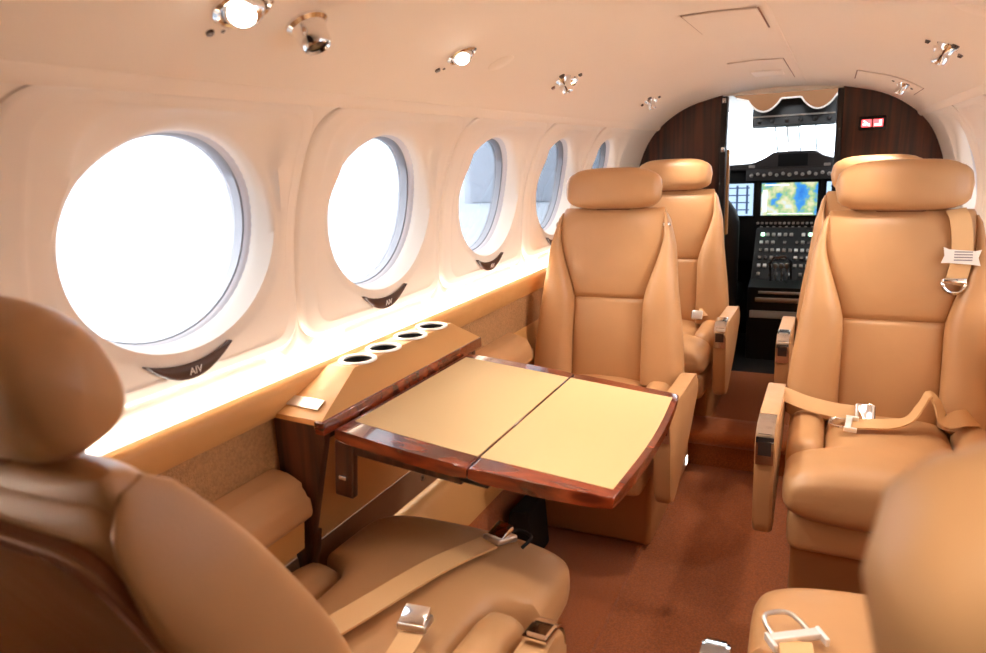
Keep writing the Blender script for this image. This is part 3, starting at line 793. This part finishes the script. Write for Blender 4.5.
bm = NB(); box(bm, 0.018, 0.060, -0.272, -0.254, -0.135, -0.022, 0.004); fb = obj('side_flap', bm, M['zebra'], TT)
bm = NB(); box(bm, 0.030, 0.046, -0.276, -0.271, -0.098, -0.090, 0.001); obj('flap_catch', bm, M['chrome'], fb)
bm = NB(); box(bm, 0.18, 0.30, -0.08, 0.08, -0.06, -0.022, 0.006); obj('support_arm', bm, M['black'], TT)

# black block standing in for shade beneath the table, and the small wall latch
bm = NB(); prism(bm, round_poly([(0, 0), (0.10, 0), (0.09, 0.17), (0.03, 0.17)], 0.01), 0, 0.14, 'y', 0.006)
o = obj('shade_block', bm, M['blackmatte']); o.location = (-0.605, 1.74, 0.0); tag(o, 'matte black block standing in for the shade beneath the table', 'shade block')
T = thing('wall_latch', 'small round ring latch on the brown kick panel under the table', 'latch', (-0.674, 1.424, 0.405), (0, pi/2, 0))
bm = NB(); lathe(bm, [(0.004, 0.002), (0.004, 0.004), (0.0075, 0.004), (0.008, 0.0)], 20); obj('ring', bm, M['satin'], T)
bm = NB(); lathe(bm, [(0.0005, 0.0025), (0.0045, 0.0025), (0.0045, 0.0)], 16); obj('slot', bm, M['black'], T)
# aisle courtesy light low beside the table seat
T = thing('aisle_light', 'small glowing courtesy light low beside the table seat at the floor step', 'light', (-0.204, 2.56, 0.045))
bm = NB(); box(bm, -0.004, 0.004, -0.02, 0.02, -0.022, 0.022, 0.003); obj('housing', bm, M['satin'], T)
bm = NB(); box(bm, 0.003, 0.006, -0.014, 0.014, -0.016, 0.016, 0.002); obj('lens', bm, M['lensdim'], T)

# ------------------------------------------------------------------ ceiling fittings
def ceil_frame(x, y):
    z = ceilz(x); dx = 0.02; s = (ceilz(x+dx)-ceilz(x-dx))/(2*dx)
    n = Vector((s, 0, -1)).normalized()          # points down into the cabin
    t = Vector((0, 1, 0)); b = n.cross(t)
    m = Matrix((t, b, n)).transposed().to_euler()
    return (x, y, z), m
def lamp(label, x, y, r=0.026, strength=1.0, aim=None, cone=100, target=None):
    l, rot = ceil_frame(x, y)
    T = thing('reading_lamp', label, 'lamp', l, rot, 'reading lamps in the headliner')
    bm = NB(); lathe(bm, [(r*1.36, 0), (r*1.34, 0.004), (r*1.18, 0.007), (r*1.04, 0.006), (r*1.02, 0.0)], 36); obj('bezel', bm, M['chrome'], T)
    # eyeball turned aft and inboard, with the lens in its face
    d = Vector((-0.55, (0.16 if x < 0 else -0.16), 0.80)).normalized(); q = Vector((0, 0, 1)).rotation_difference(d).to_matrix().to_4x4()
    m = Matrix.Translation((0, 0, -r*0.12)) @ q
    bm = NB(); lathe(bm, [(r*sin(a), r*cos(a)) for a in [0.62+0.1*k for k in range(20)]], 36, m); bl = obj('eyeball', bm, M['chrome'], T)
    bm = NB(); lathe(bm, [(0.0005, r*0.86), (r*0.35, r*0.85), (r*0.60, r*0.80), (r*0.60, r*0.70)], 28, m); obj('lens', bm, M['lens'], bl)
    li = bpy.data.lights.new('bulb', 'SPOT'); li.energy = SPOT_POWER*strength; li.color = WARM; li.spot_size = radians(cone); li.spot_blend = 1.0; li.shadow_soft_size = 0.03
    lo = bpy.data.objects.new('bulb', li); COL.objects.link(lo); lo.parent = T; lo.location = (0, 0, 0.022); lo.rotation_euler = (pi+(aim if aim is not None else -LAMP_TILT if x < 0 else LAMP_TILT), 0, 0)
    if target:
        dl = Euler(rot).to_matrix().inverted() @ (Vector(target)-Vector(l)); lo.rotation_euler = dl.to_track_quat('-Z', 'Y').to_euler()
    # small switch beside it
    bm = NB(); lathe(bm, [(0.0005, 0.007), (0.005, 0.007), (0.0065, 0.003), (0.007, 0)], 14, Matrix.Translation((-0.012, -0.056, 0))); lathe(bm, [(0.0005, 0.004), (0.003, 0.004), (0.004, 0)], 10, Matrix.Translation((0.006, -0.050, 0)))
    obj('switch', bm, M['darkmetal'], T)
    return T
def gasper_bm(bm, r, m=None):
    return lathe(bm, [(r*1.45, 0), (r*1.42, 0.004), (r*1.15, 0.008), (r*1.05, 0.022), (r*1.0, 0.036), (r*0.86, 0.040), (r*0.78, 0.036)], 36, m)
def gasper(label, x, y, r=0.022):
    l, rot = ceil_frame(x, y); T = thing('air_vent', label, 'air vent', l, rot)
    bm = NB(); gasper_bm(bm, r); obj('nozzle', bm, M['chrome'], T)
    bm = NB(); lathe(bm, [(0.0005, 0.026), (r*0.4, 0.030), (r*0.8, 0.034), (r*0.8, 0.02)], 28); obj('grille', bm, M['darkmetal'], T)
def cluster(label, x, y, sc=1.0, strength=1.0):
    l, rot = ceil_frame(x, y); T = thing('service_cluster', label, 'lamp and vent cluster', l, rot, 'lamp and vent clusters in the headliner')
    for k, (dx, dy) in enumerate(((-0.030, 0.0), (0.032, 0.0))):
        m = Matrix.Translation((dx*sc, dy*sc, 0))
        if k:
            bm = NB(); lathe(bm, [(0.024*sc, 0), (0.023*sc, 0.006), (0.017*sc, 0.012), (0.014*sc, 0.007)], 28, m); bz = obj('lamp_bezel', bm, M['chrome'], T)
            bm = NB(); lathe(bm, [(0.0005, 0.010), (0.015*sc, 0.008), (0.015*sc, 0.003)], 20, m); obj('lamp_lens', bm, M['lens'], bz)
        else:
            bm = NB(); gasper_bm(bm, 0.016*sc, m); nz = obj('vent_nozzle', bm, M['chrome'], T)
            bm = NB(); lathe(bm, [(0.0005, 0.028), (0.012*sc, 0.034), (0.012*sc, 0.02)], 20, m); obj('vent_grille', bm, M['darkmetal'], nz)
    for dx, dy, rr in ((-0.066, 0.012, 0.008), (0.070, -0.006, 0.009), (-0.01, -0.040, 0.006), (0.02, 0.036, 0.006)):
        bm = NB(); lathe(bm, [(0.0005, 0.008), (rr*0.7, 0.008), (rr, 0.003), (rr, 0)], 14, Matrix.Translation((dx*sc, dy*sc, 0))); obj('switch', bm, M['darkmetal'], T)
    li = bpy.data.lights.new('bulb', 'SPOT'); li.energy = SPOT_POWER*strength; li.color = WARM; li.spot_size = radians(100); li.spot_blend = 1.0; li.shadow_soft_size = 0.03
    lo = bpy.data.objects.new('bulb', li); COL.objects.link(lo); lo.parent = T; lo.location = (0.032*sc, 0, 0.03); lo.rotation_euler = (pi+(-LAMP_TILT if x < 0 else LAMP_TILT), 0, 0)
lamp('large chrome reading lamp lit at the top edge above the nearest window', -0.445, 0.735, 0.030)
gasper('chrome air nozzle jutting from the headliner right of the nearest lamp', -0.447, 0.86)
lamp('chrome reading lamp lit over the table beside a flush oval cover', -0.437, 1.315, 0.024)
cluster('chrome lamp and vent cluster over the table seat on the left', -0.437, 1.935)
cluster('chrome lamp and vent cluster farthest forward on the left, by the walnut partition', -0.437, 2.94, 0.9)
cluster('chrome lamp and vent cluster over the seat with the white strap tag', 0.455, 1.93)
cluster('chrome lamp and vent cluster farthest forward on the right', 0.452, 3.0, 0.9)
lamp('chrome lamp added out of view to light the lower right seat', 0.445, 0.78, 0.028, 1.0, radians(-16), 84)  # extra lamp out of view, added to light the lower right corner
lamp('chrome lamp added behind the camera to light the lower right headrest', 0.33, -0.12, 0.028, 1.3, None, 46, (0.40, 0.33, 1.0))  # unseen fill spot added behind the camera, aimed at the near right headrest
l, rot = ceil_frame(-0.433, 1.495)
bm = NB(); lathe(bm, [(0.0005, 0.003), (0.028, 0.003), (0.031, 0.0015), (0.032, 0)], 40); o = obj('speaker_cover', bm, M['headliner']); o.location = l; o.rotation_euler = rot
tag(o, 'flush round cream cover in the headliner beside the lamp over the table', 'speaker cover')
l, rot = ceil_frame(0.44, 1.47)
bm = NB(); lathe(bm, [(0.0005, 0.003), (0.028, 0.003), (0.031, 0.0015), (0.032, 0)], 40); o = obj('speaker_cover', bm, M['headliner']); o.location = l; o.rotation_euler = rot
tag(o, 'flush round cream cover in the headliner at the top right corner', 'speaker cover')

def ceiling_panel(name, label, cat, x0, x1, y0, y1, gap=0.006):
    T = thing(name, label, cat, ((x0+x1)/2, (y0+y1)/2, 1.472)); cx, cy = (x0+x1)/2, (y0+y1)/2
    bm = NB(); n = 8
    for a, b, c, d, k in ((x0, x1, y0, y1, 0.004),):
        rings = [[(x-cx, y-cy, ceilz(x)-k-1.472) for x in [a+(b-a)*i/n for i in range(n+1)]] for y in (c, d)]
        loft(bm, rings, cap=False, closed=False)
        top = [[(x-cx, y-cy, ceilz(x)+0.002-1.472) for x in [a+(b-a)*i/n for i in range(n+1)]] for y in (c, d)]
        for r, t2 in zip(rings, top): loft(bm, [r, t2], cap=False, closed=False)
        for i in (0, n): loft(bm, [[rings[0][i], rings[1][i]], [top[0][i], top[1][i]]], cap=False, closed=False)
    obj('cover', bm, M['headliner'], T)
    g = gap
    for a, b, c, d in ((x0-g, x0, y0-g, y1+g), (x1, x1+g, y0-g, y1+g), (x0, x1, y0-g, y0), (x0, x1, y1, y1+g)):
        bm = NB(); rings = [[(x-cx, y-cy, ceilz(x)-0.0012-1.472) for x in [a+(b-a)*i/n for i in range(n+1)]] for y in (c, d)]
        top = [[(x-cx, y-cy, ceilz(x)+0.003-1.472) for x in [a+(b-a)*i/n for i in range(n+1)]] for y in (c, d)]
        loft(bm, rings, cap=False, closed=False); loft(bm, top, cap=False, closed=False)
        obj('edge_gap', bm, M['piping'], T)
    return T, cx, cy
ceiling_panel('ceiling_hatch', 'square cream ceiling hatch with brown edge gaps at top centre', 'hatch', -0.055, 0.090, 1.575, 1.845, 0.004)
T, cx, cy = ceiling_panel('ceiling_vent', 'cream ceiling panel with a slotted grille just before the cockpit', 'vent', -0.085, 0.080, 2.50, 3.20, 0.003)
for k in range(6):
    bm = NB(); box(bm, -0.045, 0.060, 2.82+0.03*k-cy, 2.835+0.03*k-cy, -0.008, -0.002); obj('slat', bm, M['cream'], T)
ceiling_panel('ceiling_hatch', 'cream access panel in the right of the headliner near the cockpit', 'hatch', 0.30, 0.50, 2.87, 3.22, 0.004)

# no smoking / seat belt sign
T = thing('warning_sign', 'small lit red cabin sign on the dark right partition', 'sign', (0.388, Y_BULK-0.012, 1.287))
bm = NB(); box(bm, -0.055, 0.055, 0.0, 0.012, -0.030, 0.030, 0.004); obj('housing', bm, M['black'], T)
for cx in (-0.023, 0.023):
    bm = NB(); box(bm, cx-0.0195, cx+0.0195, -0.003, 0.002, -0.016, 0.016, 0.002); f = obj('lit_face', bm, M['red'], T)
    bm = NB()
    if cx < 0:   # cigarette with a bar across
        box(bm, cx-0.015, cx+0.012, -0.0045, -0.003, -0.008, -0.002); prism(bm, [(cx-0.014, 0.010), (cx-0.009, 0.013), (cx+0.015, -0.010), (cx+0.010, -0.013)], -0.0055, -0.0045, 'y')
    else:        # seated belt glyph
        prism(bm, [(cx-0.014, -0.012), (cx+0.013, -0.012), (cx+0.013, 0.012), (cx+0.004, 0.012), (cx+0.004, -0.004), (cx-0.014, -0.004)], -0.0045, -0.003, 'y')
    obj('glyph', bm, M['signwhite'], f, smooth=False)

# ------------------------------------------------------------------ cockpit
# shell
bm = NB()
ca = [(-0.70, 0.05), (-0.70, 0.95)]
loft(bm, [[(-0.70, y, z) for z in (0.05, 1.02)] for y in (Y_BULK+0.03, 5.3)], cap=False, closed=False); struct('wall_cockpit_left', bm, M['grey'])
bm = NB(); loft(bm, [[(0.70, y, z) for z in (0.05, 1.02)] for y in (Y_BULK+0.03, 5.3)], cap=False, closed=False); struct('wall_cockpit_right', bm, M['grey'])
bm = NB()
rp = [(-0.70, 1.02), (-0.68, 1.12), (-0.62, 1.36), (-0.50, 1.47), (-0.3, 1.51), (0, 1.525), (0.3, 1.51), (0.50, 1.47), (0.62, 1.36), (0.68, 1.12), (0.70, 1.02)]
loft(bm, [[(x, y, z) for x, z in rp] for y in (Y_BULK+0.03, 4.25)], cap=False, closed=False)
loft(bm, [[(x, y, z-(y-4.25)*0.22) for x, z in rp[2:-2]] for y in (4.25, 4.62)], cap=False, closed=False)
struct('ceiling_cockpit', bm, M['cockliner'])
bm = NB()
# windscreen frame: centre post, side posts, lower sill
for x0, x1 in ((-0.030, 0.030), (-0.60, -0.54), (0.54, 0.60)):
    prism(bm, [(4.60, 1.44), (4.66, 1.44), (5.22, 0.98), (5.16, 0.98)], x0, x1, 'x', 0.004)
box(bm, -0.66, 0.66, 5.14, 5.24, 0.92, 1.0, 0.01)
w = struct('window_%d' % wi, bm, M['cockliner'])
bm = NB(); bm.faces.new([bm.verts.new(p) for p in ((-0.57, 4.64, 1.44), (0.57, 4.64, 1.44), (0.57, 5.19, 0.99), (-0.57, 5.19, 0.99))]); obj('windscreen_pane', bm, M['clear'], w)
bm = NB()
for x in (-0.10, -0.035, 0.032, 0.125): tube(bm, [(x, 4.66, 1.39), (x+0.008, 4.80, 1.28), (x+0.015, 4.95, 1.16)], 0.005, 6)
obj('windscreen_wire', bm, M['black'], w)

bm = NB(); box(bm, -0.72, 0.72, 4.53, 4.58, 0.0, 1.02); struct('wall_cockpit_front', bm, M['blackmatte'])
# instrument panel
T = thing('instrument_panel', 'black cockpit instrument panel with glowing displays and switch rows', 'instrument panel', (0.02, 4.40, 0.55))
bm = NB(); box(bm, -0.66, 0.66, 0.0, 0.12, 0.0, 0.536, 0.004); obj('panel_board', bm, M['black'], T)
bm = NB(); prism(bm, round_poly([(-0.66, 0.532), (-0.66, 0.545), (-0.20, 0.565), (-0.12, 0.60), (-0.09, 0.625), (0.13, 0.625), (0.16, 0.60), (0.24, 0.575), (0.66, 0.55), (0.66, 0.532)], 0.02, 4), -0.06, 0.30, 'y', 0.008); obj('glareshield', bm, M['grey'], T)
bm = NB(); box(bm, -0.062, 0.092, -0.066, -0.058, 0.545, 0.612, 0.004); gs = obj('annunciator', bm, M['blackmatte'], T)
for x in (-0.20, 0.19):
    bm = NB(); box(bm, x-0.017, x+0.017, -0.068, -0.058, 0.540, 0.556, 0.003); obj('warning_light', bm, M['midgrey'], T)
bm = NB(); box(bm, -0.23, 0.23, -0.060, 0.01, 0.470, 0.532, 0.004); sw = obj('switch_panel', bm, M['grey'], T)
for k in range(13):
    x = -0.20+0.0335*k
    bm = NB(); lathe(bm, [(0.0005, 0.016), (0.007, 0.014), (0.009 if k % 3 else 0.011, 0.004), (0.010, 0)], 12, Matrix.Translation((x, -0.060, 0.505 if k % 2 else 0.498)) @ Matrix.Rotation(pi/2, 4, 'X')); obj('knob', bm, M['midgrey'], sw)
for x0, x1 in ((-0.325, -0.235), (0.215, 0.30)):
    bm = NB(); box(bm, x0, x1, -0.02, 0.01, 0.46, 0.525, 0.006); obj('side_vent', bm, M['blackmatte'], T)
def display(x0, x1, z0, z1, m, lab):
    bm = NB(); box(bm, x0-0.012, x1+0.012, -0.012, 0.004, z0-0.012, z1+0.012, 0.004); b = obj('display_bezel', bm, M['blackmatte'], T)
    bm = NB(); box(bm, x0, x1, -0.016, -0.010, z0, z1); s = obj('display_screen', bm, m, b, smooth=False); s['label'] = lab
    return s
Z0, Z1 = 0.268, 0.452
display(-0.146, 0.150, Z0, Z1, M['map'], 'blue moving-map screen')
for x0, x1 in ((-0.48, -0.190), (0.194, 0.484)):
    s = display(x0, x1, Z0, Z1, M['pfd'], 'pale blue flight display screen')
    bm = NB()
    for k in range(4): box(bm, x0+0.02, x1-0.02, -0.018, -0.0165, Z0+0.03+0.042*k, Z0+0.037+0.042*k)
    for k in range(5): box(bm, x0+0.03+0.055*k, x0+0.042+0.055*k, -0.018, -0.0165, Z0+0.01, Z1-0.01)
    obj('display_marks', bm, M['pfdink'], s, smooth=False)
# map caption bars
bm = NB(); box(bm, -0.13, 0.0, -0.018, -0.0165, Z1-0.016, Z1-0.008); box(bm, -0.138, -0.115, -0.018, -0.0165, Z0+0.02, Z1-0.04); box(bm, -0.11, 0.13, -0.018, -0.0165, Z0+0.008, Z0+0.012)
obj('display_caption', bm, emit('caption_white', (0.9, 0.95, 1, 1), 0.6), T, smooth=False)
for r, (z, n, x0, dx, c) in enumerate(((0.222, 14, -0.16, 0.024, 'midgrey'), (0.198, 9, -0.14, 0.034, 'satin'))):
    for k in range(n):
        bm = NB(); box(bm, x0+dx*k-0.007, x0+dx*k+0.007, -0.014, 0.0, z-0.006, z+0.006, 0.002); obj('button', bm, M[c], T)

# centre pedestal
T = thing('control_pedestal', 'black centre pedestal with lit buttons, levers and chrome bars between pilot seats', 'pedestal', (0.02, 3.98, 0.07))
bm = NB(); prism(bm, [(-0.02, 0.0), (0.40, 0.0), (0.40, 0.68), (0.33, 0.68), (0.13, 0.42), (-0.02, 0.40)], -0.16, 0.16, 'x', 0.008); obj('housing', bm, M['black'], T)
random.seed(3)
def on_slope(t):   # 0 at the bottom, 1 at the top
    return (0.13+0.20*t, 0.42+0.26*t)
for r in range(6):
    t = 0.10+0.155*r; y, z = on_slope(t)
    for k in range(9):
        x = -0.125+0.031*k
        if random.random() < 0.22: continue
        mm = random.choice(['midgrey', 'satin', 'satin', 'darkmetal', 'lensdim' if r in (1, 2) and k % 3 == 0 else 'midgrey'])
        bm = NB(); box(bm, -0.009, 0.009, -0.010, 0.010, -0.003, 0.012 if r in (1, 2) else 0.006, 0.003)
        bmesh.ops.transform(bm, matrix=Matrix.Translation((x, y, z)) @ Matrix.Rotation(radians(52), 4, 'X'), verts=bm.verts[:]); obj('button', bm, M[mm], T)
for x in (-0.12, 0.13):
    y, z = on_slope(0.88); bm = NB(); box(bm, x-0.009, x+0.009, y-0.012, y+0.002, z-0.008, z+0.010, 0.003); o = obj('indicator_lamp', bm, M['green'], T); o['label'] = 'glowing green indicator lamp'
bm = NB(); tube(bm, [(-0.055, 0.10, 0.42), (-0.058, 0.06, 0.52), (-0.035, 0.05, 0.555), (0.02, 0.05, 0.56), (0.045, 0.06, 0.53), (0.048, 0.10, 0.43)], 0.007, 8); obj('power_lever', bm, M['darkmetal'], T)
for x in (-0.03, 0.0, 0.03):
    bm = NB(); tube(bm, [(x, 0.10, 0.42), (x, 0.05, 0.50)], 0.004, 8); lathe(bm, [(0.0005, 0.03), (0.010, 0.026), (0.012, 0.012), (0.009, 0.0), (0.0005, 0)], 12, Matrix.Translation((x, 0.05, 0.495))); obj('lever', bm, M['satin'], T)
for z, x0, x1, h, mm in ((0.375, -0.105, 0.135, 0.007, 'satin'), (0.335, -0.12, 0.125, 0.012, 'satin'), (0.255, -0.145, 0.125, 0.020, 'midgrey')):
    bm = NB(); box(bm, x0, x1, -0.034, -0.018, z-h, z+h, 0.003); obj('console_bar', bm, M[mm], T)

# overhead panel and scalloped visor
T = thing('overhead_panel', 'dark overhead switch panel hanging above the windscreen', 'overhead panel', (0.045, 4.0, 1.30))
bm = NB(); prism(bm, [(0.0, 0.010), (0.05, 0.0), (0.08, 0.17), (0.03, 0.17)], -0.20, 0.195, 'x', 0.006); obj('housing', bm, M['black'], T)
bm = NB(); box(bm, -0.195, 0.19, -0.002, 0.01, 0.052, 0.060); obj('trim_line', bm, M['midgrey'], T)
for k in range(6):
    bm = NB(); lathe(bm, [(0.0005, 0.010), (0.008, 0.008), (0.011, 0.0)], 12, Matrix.Translation((-0.165+0.066*k, 0.0, 0.032)) @ Matrix.Rotation(pi/2, 4, 'X')); obj('knob', bm, M['grey'], T)
o = NB()
pts = [(-0.30, 0.135), (-0.27, 0.115)]
for k in range(13): t = k/12; pts.append((-0.215+0.155*t, 0.10-0.058*sin(pi*t)**0.8))
pts += [(-0.055, 0.102), (0.03, 0.102)]
for k in range(13): t = k/12; pts.append((0.035+0.155*t, 0.10-0.058*sin(pi*t)**0.8))
pts += [(0.205, 0.115), (0.235, 0.125), (0.225, 0.175), (-0.25, 0.185)]
T2 = thing('sun_visor', 'brown scalloped visor above the overhead panel', 'visor', (0.045, 3.93, 1.338))
prism(o, pts, 0.0, 0.02, 'y', 0.003); obj('visor_board', o, M['visor'], T2)
bm = NB(); tube(bm, [(x, -0.003, z-0.003) for x, z in pts[1:-3]], 0.005, 6); obj('visor_edge', bm, M['label'], T2)

# pilot seats
for x, lab in ((-0.43, 'black pilot seat back on the left of the pedestal'), (0.47, 'black pilot seat back on the right of the pedestal')):
    T = thing('pilot_seat', lab, 'pilot seat', (x, 3.98, 0.07), group='pilot seats')
    bm = NB(); rings = []
    for k in range(14):
        t = k/13; z = 0.30+0.66*t; w = 0.235-0.10*sstep(0.7, 1.0, t); rr = math.sqrt(max(0, 1-max(0, (t-0.85)/0.16)**2))
        rings.append([(a, -0.04*t+b, z) for a, b in sring(28, w*rr+0.002, 0.055*(0.5+0.5*rr), 3)])
    loft(bm, rings); obj('backrest', bm, M['black'], T)
    bm = NB(); box(bm, -0.235, 0.235, -0.04, 0.42, 0.24, 0.36, 0.04); obj('seat_cushion', bm, M['black'], T)
    bm = NB(); box(bm, -0.16, 0.16, 0.0, 0.36, 0.0, 0.25, 0.02); obj('base', bm, M['blackmatte'], T)

# ------------------------------------------------------------------ outside
bm = NB(); box(bm, -160, 160, -160, 160, -1.75, -1.65); struct('ground', bm, M['apron'])
T = thing('hangar', 'pale blue-grey hangar out on the apron seen through the left windows', 'hangar', (-17, 58, -1.65))
bm = NB(); prism(bm, [(-6, 0), (6, 0), (6, 6), (0, 8.5), (-6, 6)], -14, 14, 'y'); obj('hall', bm, M['hangar'], T, smooth=False)
for k in range(3):
    bm = NB(); box(bm, -5.4+3.6*k, -2.0+3.6*k, -14.2, -14.0, 0.1, 5); obj('door_leaf', bm, M['hangar2'], T)

# the aeroplane's own left wing and engine nacelle, seen low through the windows
M['paint'] = mat('white_aircraft_paint', rgb(205, 208, 214), 0.3)
T = thing('engine_nacelle', 'white engine nacelle on the wing outside the left windows', 'engine', (-2.7, 2.2, -0.05))
bm = NB(); rings = []
for k in range(20):
    t = k/19; y = 4.2*t; r = 0.40*math.sqrt(max(0.02, 1-abs(2*t-1.05)**3.2)) if t > 0.5 else 0.40*(0.35+0.65*sstep(0, 0.5, t))
    rings.append([(a, y, b) for a, b in sring(28, r*0.95, r, 2.3)])
loft(bm, rings); obj('cowling', bm, M['paint'], T)
bm = NB(); lathe(bm, [(0.30, 0), (0.27, 0.2), (0.15, 0.45), (0.001, 0.55)], 24, Matrix.Translation((0, 4.15, 0)) @ Matrix.Rotation(-pi/2, 4, 'X')); obj('spinner', bm, M['chrome'], T)
bm = NB(); prism(bm, round_poly([(0.6, -0.38), (2.6, -0.34), (3.1, -0.42), (2.6, -0.52), (0.6, -0.46)], 0.06), -9.0, -0.85, 'x', 0.01)
w = obj('aircraft_wing', bm, M['paint']); tag(w, 'white left wing carrying the engine outside the windows', 'wing')
